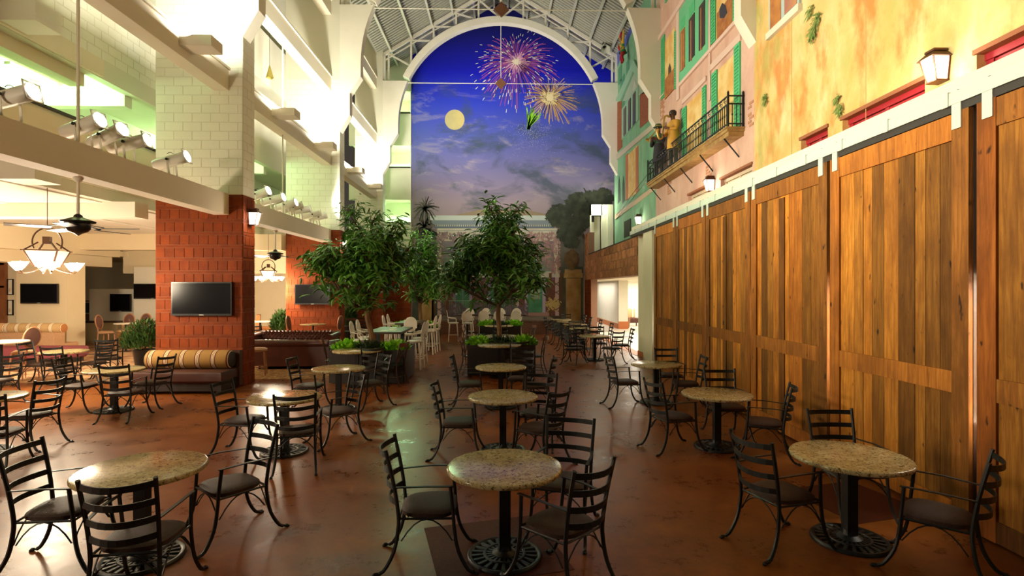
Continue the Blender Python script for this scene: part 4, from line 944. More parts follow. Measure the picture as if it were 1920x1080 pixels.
# --- planters with built-in tables and trees -----------------------------------
def leafmesh(nm, L, w, m):
    return MB().add([(0, 0, 0), (L*.35, -w, -.01*L), (L*.35, 0, .06*L), (L*.35, w, -.01*L), (L*.75, -w*.7, -.10*L), (L*.75, 0, -.03*L), (L*.75, w*.7, -.10*L), (L, 0, -.22*L)],
        [(0, 1, 2), (0, 2, 3), (1, 4, 5, 2), (2, 5, 6, 3), (4, 7, 5), (5, 7, 6)]).mesh(nm, m, True)
LEAF = leafmesh('leaf', .27, .038, MT['leaf'])
def tree(px, d, base, ztop, R, seed, label, nleaf=2600, lean=0):
    rn = random.Random(seed); x, y = G(px, d); t = thing('potted_tree', label, 'tree', (x, y, base))
    H_ = ztop-base; th = H_*.27
    MB().tube(smoothpath([(0, 0, 0), (.02+lean*.2, 0, th*.35), (-.015+lean*.7, .02, th*.7), (lean, 0, th)], 3), .062, 8, (0, 1, 0), None).build('trunk', MT['bark'], t, True)
    tips = []; br = MB()
    def grow(p, dr, L, r, lev):
        e = p+dr*L; mid = p.lerp(e, .5)+Vector((rn.uniform(-.05, .05), rn.uniform(-.05, .05), rn.uniform(-.02, .04)))*L
        br.tube([p, mid, e], r, 5, (.3, .9, .1), [1, .85, .65])
        if lev == 0:
            tips.append((mid, dr)); tips.append((e, dr)); return
        for i in range(rn.choice((3, 3, 4)) if lev > 1 else 3):
            a = rn.uniform(0, 2*PI); q = Vector((math.cos(a), math.sin(a), rn.uniform(-.05, .75)))
            nd = (dr*.75+q*.8).normalized(); grow(e if rn.random() < .65 else mid, nd, L*rn.uniform(.62, .82), r*.62, lev-1)
        if lev < 3: tips.append((e, dr))
    root = Vector((lean, 0, th))
    for i in range(6):
        a = 2*PI*i/6+rn.uniform(-.3, .3); up = rn.choice((.25, .5, .8, 1.3, 1.9))
        grow(root-Vector((0, 0, .05+.12*rn.random())), Vector((math.cos(a)*.62, math.sin(a)*.62, up)).normalized(), H_*.17, .032, 3)
    grow(root-Vector((0, 0, .05)), Vector((.05, 0, 1)), H_*.2, .04, 3)
    # fit the crown to its real extent
    zs = max(p.z for p, _ in tips); rs = sorted(math.hypot(p.x, p.y) for p, _ in tips)[int(len(tips)*.93)]
    sz, sr = (H_-.1-th)/(zs-th), R/rs
    fitv = lambda v: ((v[0]-lean)*sr+lean, v[1]*sr, th+(v[2]-th)*sz if v[2] > th else v[2])
    br.v = [fitv(v) for v in br.v]; br.build('branch', MT['bark'] if False else mat('dark_bark', (.075, .035, .018), .8), t, True, kind='stuff')
    tips = [(Vector(fitv(p)), dr) for p, dr in tips]
    # drooping leafy sprays round the lower crown
    tw = MB(); low = [q for q in tips if q[0].z < th+(H_-th)*.62] or tips; sprays = []
    for i in range(int(46*R/1.1)):
        p, dr = rn.choice(low); a = math.atan2(p.y, p.x-lean)+rn.gauss(0, .5); L = rn.uniform(.25, .55)
        e = p+Vector((math.cos(a)*L*.75, math.sin(a)*L*.75, -L*rn.uniform(.1, .9))); m_ = p.lerp(e, .5)+Vector((0, 0, .06))
        tw.tube([p, m_, e], .006, 4, (.3, .9, .1)); sprays += [(p, dr), (m_, dr), (e, dr), (e, dr)]
    tw.build('twig', MT['bark'], t, kind='stuff')
    lowc = Vector((lean, 0, th+.12))
    tips = tips+sprays+[(lowc+Vector((rn.gauss(0, R*.33), rn.gauss(0, R*.33), rn.uniform(-.05, .5))), Vector((0, 0, 1))) for _ in range(40)]
    lv = MB(); src = [v.co.copy() for v in LEAF.vertices]; fsrc = [tuple(p.vertices) for p in LEAF.polygons]; big = []
    for i in range(nleaf):
        p, dr = rn.choice(tips); a = rn.uniform(0, 2*PI)
        o = p+Vector((rn.gauss(0, .09), rn.gauss(0, .09), rn.gauss(-.04, .09)))
        e = (rn.uniform(-.3, .3), rn.uniform(-.35, .75), a); s = rn.uniform(.65, 1.2)
        if len(big) < 290 and o.y < .25 and i % 3 == 0: big.append((o, e, s)); continue
        M_ = Matrix.Translation(o) @ (Matrix.Rotation(e[2], 4, 'Z') @ Matrix.Rotation(e[1], 4, 'Y') @ Matrix.Rotation(e[0], 4, 'X')) @ Matrix.Scale(s, 4)
        lv.add([M_ @ v for v in src], fsrc)
    lv.build('foliage', MT['leaf'], t, True, kind='stuff')
    for o, e, s in big: inst('leaf', LEAF, t, o, e, (s, s, s))
    return t
def tuft(name, label, x, y, z, R, H_, n, m, L, seed, par=None, w=.25, cat='plant', group=None):
    rn = random.Random(seed); b = MB()
    for i in range(n):
        a = rn.uniform(0, 2*PI); q = R*math.sqrt(rn.random()); el = rn.uniform(.1, 1.3)
        h = H_*rn.random()*(1-.6*(q/R)**2); c = Vector((q*math.cos(a), q*math.sin(a), h)); da = a+rn.gauss(0, .7)
        dv = Vector((math.cos(da)*math.cos(el), math.sin(da)*math.cos(el), math.sin(el)))*L*rn.uniform(.6, 1.2); sd = Vector((-math.sin(da), math.cos(da), rn.uniform(-.3, .3)))*L*w
        b.add([c, c+dv*.5-sd, c+dv*.5+sd, c+dv], [(0, 1, 3), (0, 3, 2)])
    o = b.build(name, m, par, True); o.location = (x, y, z)
    if par is None: tag(o, label, cat, group)
    o['kind'] = 'stuff' if par is not None else 'plant'
    if par is None: del o['kind']
    return o
def planter(px, d, w, dep, h, label, rz=0):
    x, y = G(px, d); t = thing('planter_box', label, 'planter', (x, y, 0), rz, 'black timber planters')
    bm2 = MB().box(-w/2+.02, w/2-.02, -dep/2+.02, dep/2-.02, .04, h-.06); bm2.build('box', MT['planter'], t)
    for sx in (-1, 1):
        n = 8
        for i in range(n): Bx(0, (w-.004*n)/n, -.02, 0, .03, h).build('board', MT['planter'], t).location = (-w/2+i*w/n, sx*dep/2+(.02 if sx > 0 else 0), 0)
        for i in range(n): Bx(-.02, 0, 0, (dep-.004*n)/n, .03, h).build('board', MT['planter'], t).location = (sx*w/2+(.02 if sx > 0 else 0), -dep/2+i*dep/n, 0)
    Bx(-w/2+.03, w/2-.03, -dep/2+.03, dep/2-.03, h-.08, h-.05).build('soil', MT['soil'], t)
    Bx(-w/2+.05, w/2-.05, -dep/2+.05, dep/2-.05, 0, .04).build('plinth', MT['plastic'], t)
    return t, x, y
def ptable(x, y, R, label):
    t = thing('planter_table', label, 'table', (x, y, 0), 0, 'granite planter tables')
    MB().lathe([(R-.03, .765), (R, .772), (R, .797), (R-.01, .805)], 40).build('tabletop', MT['granite'], t, True)
    MB().box(-.04, .04, -.04, .04, .02, .765).build('column', MT['black'], t); MB().lathe([(.25, 0), (.26, .01), (.22, .02), (.05, .04)], 24).build('base', MT['black'], t, True)
PW = 1.66
specs = [(940, 14.25, 'tall tree', 'black timber planter under the tallest tree', 4.66, 1.22, 11, 935),
         (702, 13.05, 'left', 'black timber planter of the tree beside the chesterfields', 4.46, 1.12, 23, 697),
         (783, 20.3, 'lounge', 'black timber planter of the slender tree before the mural', 4.5, .80, 31, 788),
         (938, 21.0, 'far', 'black timber planter without a tree under the mural', None, 0, 41, 0)]
for i, (px, d, nm, lab, zt, R, sd, tpx) in enumerate(specs):
    w = PW if i < 2 else 1.5
    t, x, y = planter(px, d, w, 1.5, .76, lab)
    if zt: tree(tpx, d, .69, zt, R, sd, ('broad leafy indoor tree in the centre planter before the mural', 'leafy indoor tree beside the chesterfield sofas', 'slender light green indoor tree before the left end of the mural')[i], (4600, 4200, 2600)[i], (0.0, -.12, 0)[i])
    for sx, sn in ((-1, 'lounge side'), (1, 'barn-door side')):
        tuft('lime_plant', 'bright lime green sweet potato vine, %s of the %s planter' % (sn, nm), x+sx*w*.33, y-.35, .70, .32, .22, 420, MT['lime'], .13, sd+sx, None, .35, 'plant', 'lime vines in the planters')
    tuft('agave_clump', 'dark green spiky clump at the middle of the %s planter' % nm, x, y-.40, .70, .34, .14, 200, MT['dleaf'], .24, sd+9, None, .12, 'plant', 'dark clumps in the planters')
    if i != 2: ptable(x-(.05 if i != 1 else .15), y-1.02-(.0), .53, 'round granite table built against the %s planter' % nm)
    if i == 0: ptable(x, y+1.3, .53, 'round granite table behind the tall tree planter')

# --- white oval-back stools and chairs --------------------------------------------
def make_stool(h, nm, lab):
    t = thing(nm, lab, 'stool', (0, 0, 0), 0, 'white oval-back seats')
    m = MT['white2']
    MB().lathe([(.19, h-.02), (.215, h), (.215, h+.025), (.19, h+.035)], 20).build('seat', m, t, True)
    R_ = Matrix.Translation((0, -.23, h+.30)) @ Matrix.Rotation(math.radians(100), 4, 'X') @ Matrix.Diagonal((1, 1.12, 1, 1))
    MB().lathe([(.17, -.012), (.205, -.010), (.215, 0), (.205, .012), (.17, .014)], 24, (0, 0, 0), R_).build('backrest', m, t, True)
    for sx in (-1, 1):
        for sy in (-1, 1):
            MB().hexa([(sx*.20-.018, sy*.20-.018, 0), (sx*.20+.018, sy*.20-.018, 0), (sx*.20+.018, sy*.20+.018, 0), (sx*.20-.018, sy*.20+.018, 0),
                       (sx*.15-.024, sy*.15-.024, h-.02), (sx*.15+.024, sy*.15-.024, h-.02), (sx*.15+.024, sy*.15+.024, h-.02), (sx*.15-.024, sy*.15+.024, h-.02)]).build('leg', m, t)
        MB().tube(smoothpath([(sx*.19, -.22, h+.24), (sx*.235, -.05, h+.21), (sx*.225, .10, h+.19), (sx*.19, .12, h+.02)], 3), .016, 6).build('arm', m, t, True)
        MB().tube([(sx*.12, -.2, h), (sx*.14, -.23, h+.15)], .016, 6).build('back_support', m, t)
    f = .26 if h > .6 else .16
    MB().tube([(-.185, .185, f), (.185, .185, f), (.185, -.185, f), (-.185, -.185, f), (-.185, .185, f)], .011, 5).build('footrest', m, t)
    return t
ST = {'proto': make_stool(.74, 'bar_stool', ''), 'used': False}
STL = [(850, 22.2, (1, .1), 'white bar stool in profile at the end of the stage counter'), (876, 22.0, (0, 1), 'white oval-back bar stool, second along the near side of the stage counter'), (907, 22.3, (0, 1), 'white oval-back bar stool, third along the near side of the stage counter'), (935, 22.4, (0, 1), 'white oval-back bar stool, fourth along the near side, behind the tree trunk'), (967, 22.4, (0, 1), 'white oval-back bar stool, last along the near side of the stage counter'),
 (880, 24.1, (0, -1), 'white oval-back bar stool across the stage counter, first beyond the profile stool'), (911, 24.1, (0, -1), 'white oval-back bar stool across the stage counter, second on that side'), (939, 24.1, (0, -1), 'white oval-back bar stool across the stage counter, third on that side'), (969, 24.1, (0, -1), 'white oval-back bar stool across the stage counter, last on that side'),
 (803, 17.9, (-1, .1), 'white bar stool at the second communal table, aisle side, away from the mural'), (812, 18.7, (-1, .1), 'white bar stool at the second communal table, aisle side, towards the mural'),
 (778, 14.6, (-1, .1), 'white bar stool at the first communal table, aisle side, away from the mural'), (785, 15.4, (-1, .1), 'white bar stool at the first communal table, aisle side, towards the mural'),
 (676, 14.9, (1, .0), 'white bar stool at the first communal table, lounge side, away from the mural'), (687, 15.7, (1, 0), 'white bar stool at the first communal table, lounge side, towards the mural'),
 (733, 18.2, (1, 0), 'white bar stool at the second communal table, lounge side, away from the mural'), (741, 18.9, (1, 0), 'white bar stool at the second communal table, lounge side, towards the mural'),
 (766, 16.7, (-.1, -1), 'white oval-back bar stool at the mural end of the first communal table')]
for px, d, f, lab in STL: place(ST, px, d, f, lab)
def slabtable(cx, cy, w, dp, h, rz, label, nm='communal_table', m=None):
    t = thing(nm, label, 'table', (cx, cy, 0), rz); m = m or MT['dwood']
    Bx(-w/2, w/2, -dp/2, dp/2, h-.055, h).build('tabletop', m, t)
    for sx in (-1, 1):
        MB().box(sx*w*.36-.05, sx*w*.36+.05, -dp*.35, dp*.35, 0, .06).box(sx*w*.36-.045, sx*w*.36+.045, -.06, .06, .06, h-.055).build('trestle', MT['plastic'], t)
    Bx(-w*.36, w*.36, -.03, .03, .25, .31).build('stretcher', MT['plastic'], t)
    return t
x, y = G(732, 15.2); slabtable(x, y, .95, 1.9, 1.02, 0, 'high dark wood communal table nearest the left planter'); tx1, ty1 = x, y
x, y = G(772, 18.6); slabtable(x, y, .85, 1.6, 1.02, 0, 'high dark wood communal table nearest the slender tree'); tx2, ty2 = x, y
x, y = G(922, 23.2); slabtable(x, y, 2.9, .7, 1.05, 0, 'long dark counter table before the low stage', 'counter_table')
for i, (dx, dy) in enumerate(((-.05, -.55), (.10, -.25), (.0, .35))):
    tag(Bx(tx1+dx-.10, tx1+dx+.10, ty1+dy-.14, ty1+dy+.14, 1.02, 1.028).build('menu_card', MT['paper']), 'white menu card on the first communal table, %s' % ('nearest its free end', 'at its middle', 'nearest the mural')[i], 'menu', 'menu cards')
tag(Bx(tx2-.12, tx2+.12, ty2-.3, ty2+.0, 1.02, 1.028).build('menu_card', MT['paper']), 'white menu card on the second communal table', 'menu', 'menu cards')
# ================================================================ LOUNGE FURNITURE
def cushion(b, x0, x1, y0, y1, z0, z1, r=.04):
    n = 3; prof = [(0, r)]
    pts = lambda i, z: [(x0+i, y0+i, z), (x1-i, y0+i, z), (x1-i, y1-i, z), (x0+i, y1-i, z)]
    rings = [pts(r, z0), pts(0, z0+r), pts(0, z1-r), pts(r*.3, z1-r*.3), pts(r, z1)]
    vs = [p for q in rings for p in q]; fs = [(i*4+j, i*4+(j+1) % 4, (i+1)*4+(j+1) % 4, (i+1)*4+j) for i in range(4) for j in range(4)]
    return b.add(vs, fs+[(3, 2, 1, 0), (16, 17, 18, 19)])
def bolster(L, r, m, par, loc, rz=0, endm=None):
    M_ = Matrix.Rotation(PI/2, 4, 'Y')
    o = MB().lathe([(r*.86, -L/2), (r*.97, -L/2+.02), (r, -L/2+.05), (r, L/2-.05), (r*.97, L/2-.02), (r*.86, L/2)], 28, (0, 0, 0), M_).build('bolster', m, par, True)
    o.location = loc; o.rotation_euler = (0, 0, rz)
    for s in (-1, 1):
        MB().lathe([(.01, 0), (r*.86, .004), (r*.80, .02), (.02, .03)], 24, (0, 0, 0), Matrix.Translation((s*(L/2-.002), 0, 0)) @ Matrix.Rotation(s*PI/2, 4, 'Y')).build('bolster_end', endm or MT['dark'], o, True)
    return o
t = thing('bolster_sofa', 'low brown leather bench with striped bolster against the first brick pier', 'sofa', (-6.62, 11.62, 0))
b = MB(); cushion(b, -.92, .92, -.42, .40, .22, .46, .05); b.build('seat_cushion', MT['brownfab'], t, True)
Bx(-.90, .90, -.38, .40, .06, .22).build('base', MT['dark'], t); Bx(-.90, .96, .28, .42, .06, .82).build('back_panel', MT['dwood'], t)
bolster(1.74, .20, MT['stripe_dark'], t, (0, .12, .655))
for sx in (-.8, .8):
    for sy in (-.3, .3): Bx(sx-.03, sx+.03, sy-.03, sy+.03, 0, .06).build('foot', MT['dark'], t)
t = thing('lounge_sofa', 'tan box sofa with cream striped bolsters under the lounge television', 'sofa', (-15.2, 17.35, 0))
b = MB(); cushion(b, -1.8, 1.55, -.45, -.05, .05, .80, .03); b.build('back_box', MT['tan'], t, True)
b = MB(); cushion(b, -1.8, 1.55, -.05, .5, .05, .45, .04); b.build('seat_cushion', MT['tan'], t, True)
bolster(1.75, .16, MT['stripe_light'], t, (-1.15, -.02, .92), 0, MT['camel']); bolster(1.75, .16, MT['stripe_light'], t, (.62, -.02, .92), 0, MT['camel'])
t = thing('lounge_sofa', 'second tan sofa with striped bolster standing by the white partition', 'sofa', (-13.0, 20.6, 0), .05)
b = MB(); cushion(b, -1.0, 1.0, -.4, .4, .05, .55, .04); b.build('seat_cushion', MT['camel'], t, True)
bolster(1.95, .17, MT['stripe_light'], t, (0, -.1, .78), 0, MT['camel']); Bx(-1, 1, -.35, .0, .5, .64).build('back_panel', MT['tan'], t)
t = thing('chaise', 'long low rose upholstered chaise before the tan sofa', 'chaise', (-14.6, 16.2, 0))
b = MB(); cushion(b, -2.4, 2.2, -.4, .4, .12, .46, .06); b.build('seat_cushion', MT['rose'], t, True); Bx(-2.3, 2.1, -.35, .35, 0, .12).build('base', MT['dark'], t)
# chesterfields
def chesterfield(label, loc, rz, w=1.9):
    t = thing('chesterfield_sofa', label, 'sofa', loc, rz, 'chesterfield sofas'); m = MT['leather']
    Bx(-w/2, w/2, -.40, .45, .10, .34).build('base', m, t)
    b = MB(); cushion(b, -w/2+.2, 0, -.30, .46, .34, .48, .04); b.build('seat_cushion', m, t, True)
    b = MB(); cushion(b, 0, w/2-.2, -.30, .46, .34, .48, .04); b.build('seat_cushion', m, t, True)
    Bx(-w/2+.02, w/2-.02, -.44, -.26, .10, .68).build('back_panel', m, t)
    MB().tube([(-w/2+.05, -.38, .70), (w/2-.05, -.38, .70)], .10, 14).build('back_roll', m, t, True)
    for sx in (-1, 1):
        Bx(min(sx*w/2, sx*(w/2-.18)), max(sx*w/2, sx*(w/2-.18)), -.40, .45, .10, .62).build('arm_panel', m, t)
        MB().tube([(sx*(w/2-.06), -.42, .68), (sx*(w/2-.06), .47, .64)], .10, 14).build('arm_roll', m, t, True)
    # tufting: diamond pillows on the inner back, with buttons
    pm = MB().add([(-.055, 0, 0), (0, 0, -.075), (.055, 0, 0), (0, 0, .075), (0, .045, 0)], [(0, 1, 4), (1, 2, 4), (2, 3, 4), (3, 0, 4)]).mesh('tuft', m, True)
    for r in range(5):
        n = int((w-.4)/.115)
        for i in range(n): inst('tuft', pm, t, (-w/2+.24+i*.115+(.0575 if r % 2 else 0), -.27, .50+r*.068), (0, 0, 0))
    for sx in (-.85, .85):
        for sy in (-.33, .38): MB().lathe([(.02, 0), (.035, .05), (.03, .1)], 8, (sx*w/2, sy, 0)).build('foot', MT['dwood'], t)
    return t
chesterfield('oxblood chesterfield sofa turned away from the tables, back to the aisle', (-5.55, 14.95, 0), 0, 2.05)
chesterfield('oxblood chesterfield sofa with tufted back facing the tables', (-6.5, 17.3, 0), PI, 2.6)
tag(Bx(-7.0, -3.6, 13.0, 16.8, 0, .012).build('area_rug', MT['rug']), 'ochre patterned rug under the chesterfield sofas', 'rug')
# oval-back upholstered wood chairs and high round tables
def make_oval():
    t = thing('oval_back_chair', '', 'chair', (0, 0, 0), 0, 'oval-back wood chairs'); m = mat('pale_chair_wood', (.46, .22, .11), .45)
    MB().lathe([(.2, .60), (.23, .62), (.23, .66), (.18, .69)], 20).build('seat', MT['tan'], t, True)
    R_ = Matrix.Translation((0, -.23, 1.00)) @ Matrix.Rotation(math.radians(98), 4, 'X') @ Matrix.Diagonal((1, 1.25, 1, 1))
    MB().lathe([(.15, -.02), (.18, -.012), (.18, .02), (.13, .03)], 22, (0, 0, 0), R_).build('backrest', mat('brown_chair_fabric', (.14, .06, .045), .7), t, True)
    pth = [R_ @ Vector((.195*math.cos(2*PI*i/24), .195*math.sin(2*PI*i/24), 0)) for i in range(25)]
    MB().tube(pth, .02, 6, (0, 1, 0)).build('back_frame', m, t, True)
    for sx in (-1, 1):
        for sy in (-1, 1): MB().tube([(sx*.19, sy*.2, 0), (sx*.16, sy*.16, .6)], .02, 6, (0, 1, 0), [.8, 1.1]).build('leg', m, t, True)
        MB().tube([(sx*.1, -.19, .62), (sx*.09, -.22, .80)], .018, 6).build('back_support', m, t)
    MB().tube([(-.17, .17, .22), (.17, .17, .22), (.17, -.17, .22), (-.17, -.17, .22), (-.17, .17, .22)], .013, 5).build('stretcher', m, t)
    return t
OV = {'proto': make_oval(), 'used': False}
for px, d, f, lab in ((554, 18.2, (1, .0), 'dark oval-back chair against the second brick pier, lounge end'), (625, 18.3, (-1, .1), 'oval-back chair against the second brick pier, aisle end'),
                      (45, 12.9, (-1, .2), 'oval-back wooden chair standing behind the rose chaise table'), (199, 18.8, (1, .1), 'oval-back wooden chair in profile by the white partition'), (234, 19.4, (0, -1), 'oval-back wooden chair facing out below the partition television'), (266, 19.6, (0, -1), 'oval-back wooden chair half behind the potted bush'),
                      (483, 13.5, (1, .3), 'dark oval-back chair standing right behind the first brick pier')):
    place(OV, px, d, f, lab)
def roundtable(px, d, R, h, lab, m):
    x, y = G(px, d); t = thing('high_table', lab, 'table', (x, y, 0), 0, 'high round lounge tables')
    MB().lathe([(R-.02, h-.035), (R, h-.03), (R, h-.005), (R-.01, h)], 32).build('tabletop', m, t, True)
    MB().tube([(0, 0, .02), (0, 0, h-.03)], .035, 10).build('column', MT['plastic'], t, True); MB().lathe([(.24, 0), (.24, .012), (.04, .03)], 24).build('base', MT['plastic'], t, True)
roundtable(587, 18.35, .42, .96, 'high round table against the second brick pier', MT['granite']); roundtable(488, 20.0, .38, .96, 'high round pale table in the lounge gap past the first pier', MT['white2'])
roundtable(236, 18.6, .35, .98, 'high round white table below the partition television', MT['white2']); roundtable(2, 12.2, .5, .98, 'high round pale table beside the rose chaise', MT['white2'])
t = thing('wing_chair', 'orange leather wing chair in the lounge behind the first pier', 'chair', (*G(500, 21.2), 0), -1.2)
b = MB(); cushion(b, -.3, .3, -.3, .3, .2, .46); b.build('seat_cushion', MT['camel'], t, True); b = MB(); cushion(b, -.32, .32, -.36, -.22, .2, 1.15, .03); b.build('backrest', MT['camel'], t, True)
for sx in (-1, 1): Bx(min(sx*.3, sx*.38), max(sx*.3, sx*.38), -.3, .28, .2, .66).build('arm', MT['camel'], t)
for sx in (-.3, .3):
    for sy in (-.3, .25): Bx(sx-.025, sx+.025, sy-.025, sy+.025, 0, .2).build('leg', MT['dwood'], t)
# corridor seat and drum table
t = thing('corridor_bench', 'brown bench with striped back cushion in the white corridor', 'sofa', (*G(1181, 31.0), 0))
b = MB(); cushion(b, -.5, .5, -.35, .35, .2, .48, .05); b.build('seat_cushion', MT['leather'], t, True); b = MB(); cushion(b, -.5, .35, .2, .4, .45, .98, .05); b.build('back_cushion', MT['stripe_light'], t, True)
for sx in (-.45, .45):
    for sy in (-.3, .3): Bx(sx-.03, sx+.03, sy-.03, sy+.03, 0, .2).build('leg', MT['dwood'], t)
t = thing('drum_table', 'tapered copper-brown drum table beside the corridor bench', 'table', (*G(1173, 29.6), 0))
MB().lathe([(.19, 0), (.21, .05), (.25, .52), (.25, .55)], 24).build('body', mat('copper_drum', (.28, .11, .05), .4, metal=.3), t, True); MB().lathe([(.24, .55), (.26, .56), (.26, .575), (.2, .58)], 24).build('rim', MT['mwood'], t, True)
# potted bushes
def potted(px, d, zt, R, lab, sd, hp=.55):
    x, y = G(px, d); t = thing('potted_bush', lab, 'plant', (x, y, 0), 0, 'potted bushes')
    MB().lathe([(.17, 0), (.2, .03), (.27, hp-.05), (.29, hp), (.25, hp), (.24, hp-.04)], 20).build('pot', MT['plastic'], t, True)
    st = MB(); rn = random.Random(sd)
    for i in range(9): a = rn.uniform(0, 6.3); st.tube([(0, 0, hp-.05), (R*.4*math.cos(a), R*.4*math.sin(a), (hp+zt)*.55), (R*.7*math.cos(a), R*.7*math.sin(a), zt-.15*rn.random())], .01, 4)
    st.build('stem', MT['bark'], t, kind='stuff'); tuft('foliage', '', 0, 0, hp+.02, R, zt-hp-.1, 1700, MT['leaf2'], .19, sd, t, .12)
potted(271, 14.4, 1.38, .50, 'bushy potted plant in black pot beside the striped pier sofa', 3); potted(529, 20.2, 1.42, .36, 'bushy potted plant in black pot before the second pier', 4); potted(655, 22.8, 1.56, .27, 'narrow potted plant glimpsed between second and third piers', 5)
# televisions
def tv(px0, px1, y0, y1, Y, lab, rz=0):
    a, c = onY(px0, y0, Y), onY(px1, y1, Y); w, h = c.x-a.x, a.z-c.z
    t = thing('television', lab, 'television', ((a.x+c.x)/2, Y, (a.z+c.z)/2), rz, 'wall televisions')
    Bx(-w/2, w/2, -.02, .05, -h/2, h/2).build('housing', MT['plastic'], t); Bx(-w/2+.025, w/2-.025, -.024, -.018, -h/2+.045, h/2-.025).build('screen', MT['screen'], t)
    Bx(-.05, .05, -.026, -.018, -h/2+.012, -h/2+.025).build('badge', MT['silver'], t); Bx(-.15, .15, .05, .15, -.12, .12).build('wall_mount', MT['dark'], t)
tv(322, 435, 529, 592, 12.04, 'large black television on the first brick pier'); tv(553, 619, 533, 571, 19.28, 'black television on the second brick pier')
tv(40, 107, 532, 569, 17.88, 'black television on the cream column above the tan sofa', .04); tv(206, 245, 551, 584, 22.08, 'small black television on the white half-height partition', -.03); tv(251, 322, 532, 560, 21.28, 'black television partly hidden by the first brick pier')
# framed pictures and wooden window
for y0, y1, lab in ((523, 553, 'dark framed print, upper of two beside the wooden window'), (562, 591, 'dark framed print, lower of two beside the wooden window')):
    a, c = onY(14, y0, 18.47), onY(25, y1, 18.47); t = thing('framed_picture', lab, 'picture', ((a.x+c.x)/2, 18.47, (a.z+c.z)/2), 0, 'framed prints'); w, h = (c.x-a.x)/2, (a.z-c.z)/2
    b = MB()
    for q in ((-w, w, -h, -h+.03), (-w, w, h-.03, h), (-w, -w+.03, -h, h), (w-.03, w, -h, h)): b.box(q[0], q[1], -.02, .025, q[2], q[3])
    b.build('frame', MT['dark'], t); Bx(-w+.03, w-.03, -.005, .02, -h+.03, h-.03).build('mount', MT['white'], t); Bx(-w*.5, w*.5, -.008, 0, -h*.6, h*.4).build('print', MT['paper'], t)
a, c = onY(-60, 497, 18.45), onY(11, 605, 18.45)
w_ = Bx(a.x, c.x, 18.42, 18.5, c.z, a.z).build('window_7', paint((.02, .025, .035), .2)); w_['kind'] = 'structure'
b = MB().box(c.x-.14, c.x+.02, 18.38, 18.5, c.z, a.z+.1).box(a.x, c.x, 18.38, 18.5, a.z, a.z+.12).box(a.x, c.x, 18.38, 18.5, (a.z+c.z)/2+.2, (a.z+c.z)/2+.27).box(a.x, c.x, 18.38, 18.5, c.z-.1, c.z); b.build('window_frame', MT['mwood'], w_)
# counter and shelf in the alcove
t = thing('service_counter', 'low wooden service counter with dark equipment in the alcove', 'counter', (-19.2, 25.3, 0)); Bx(-1.6, 1.6, -.3, .4, 0, 1.0).build('body', MT['mwood'], t); Bx(-1.65, 1.65, -.34, .42, 1.0, 1.05).build('worktop', MT['cream'], t); Bx(-1.6, 1.6, .2, .4, 1.55, 1.60).build('shelf', MT['mwood'], t)
tag(Bx(-19.0, -18.2, 25.1, 25.5, 1.05, 1.5).build('coffee_machine', MT['plastic']), 'black coffee machine on the alcove counter', 'machine')
t = thing('sideboard', 'pale sideboard below the partition television', 'sideboard', (-15.9, 21.9, 0)); Bx(-.7, .8, -.2, .2, 0, .82).build('body', paint((.45, .36, .20)), t); Bx(-.75, .85, -.24, .22, .82, .87).build('top', MT['dwood'], t)

# ================================================================ FANS, CHANDELIERS, SPOTS
def fan(x, y, zb, lab, rot):
    t = thing('ceiling_fan', lab, 'fan', (x, y, zb), rot, 'ceiling fans'); top = 3.8-zb
    MB().tube([(0, 0, .22), (0, 0, top)], .02, 8).build('rod', MT['white'], t, True); MB().lathe([(.03, top-.06), (.06, top-.03), (.07, top)], 12).build('canopy', MT['white'], t, True)
    MB().lathe([(.02, .24), (.05, .22), (.06, .19), (.14, .16), (.22, .13), (.21, .11), (.15, .09), (.15, .02), (.12, -.02), (.05, -.05), (.01, -.08)], 24).build('motor', MT['plastic'], t, True)
    bl = MB().hexa([(.30, -.065, -.008), (.80, -.08, -.008), (.80, .08, .012), (.30, .065, .012), (.30, -.065, 0), (.80, -.08, 0), (.80, .08, .02), (.30, .065, .02)]).mesh('blade', MT['plastic'])
    ir = MB().bar([(.12, 0, .06), (.22, 0, .04), (.34, 0, .02)], .012, .05).mesh('blade_iron', MT['black'])
    for i in range(5):
        b_ = inst('blade', bl, t, (0, 0, .02), (0, 0, 2*PI*i/5)); inst('blade_iron', ir, b_, (0, 0, .0))
fan(-6.2, 8.1, 3.03, 'black ceiling fan hanging before the first brick pier', .1); fan(-6.35, 15.45, 3.03, 'black ceiling fan hanging between first and second piers', .6)
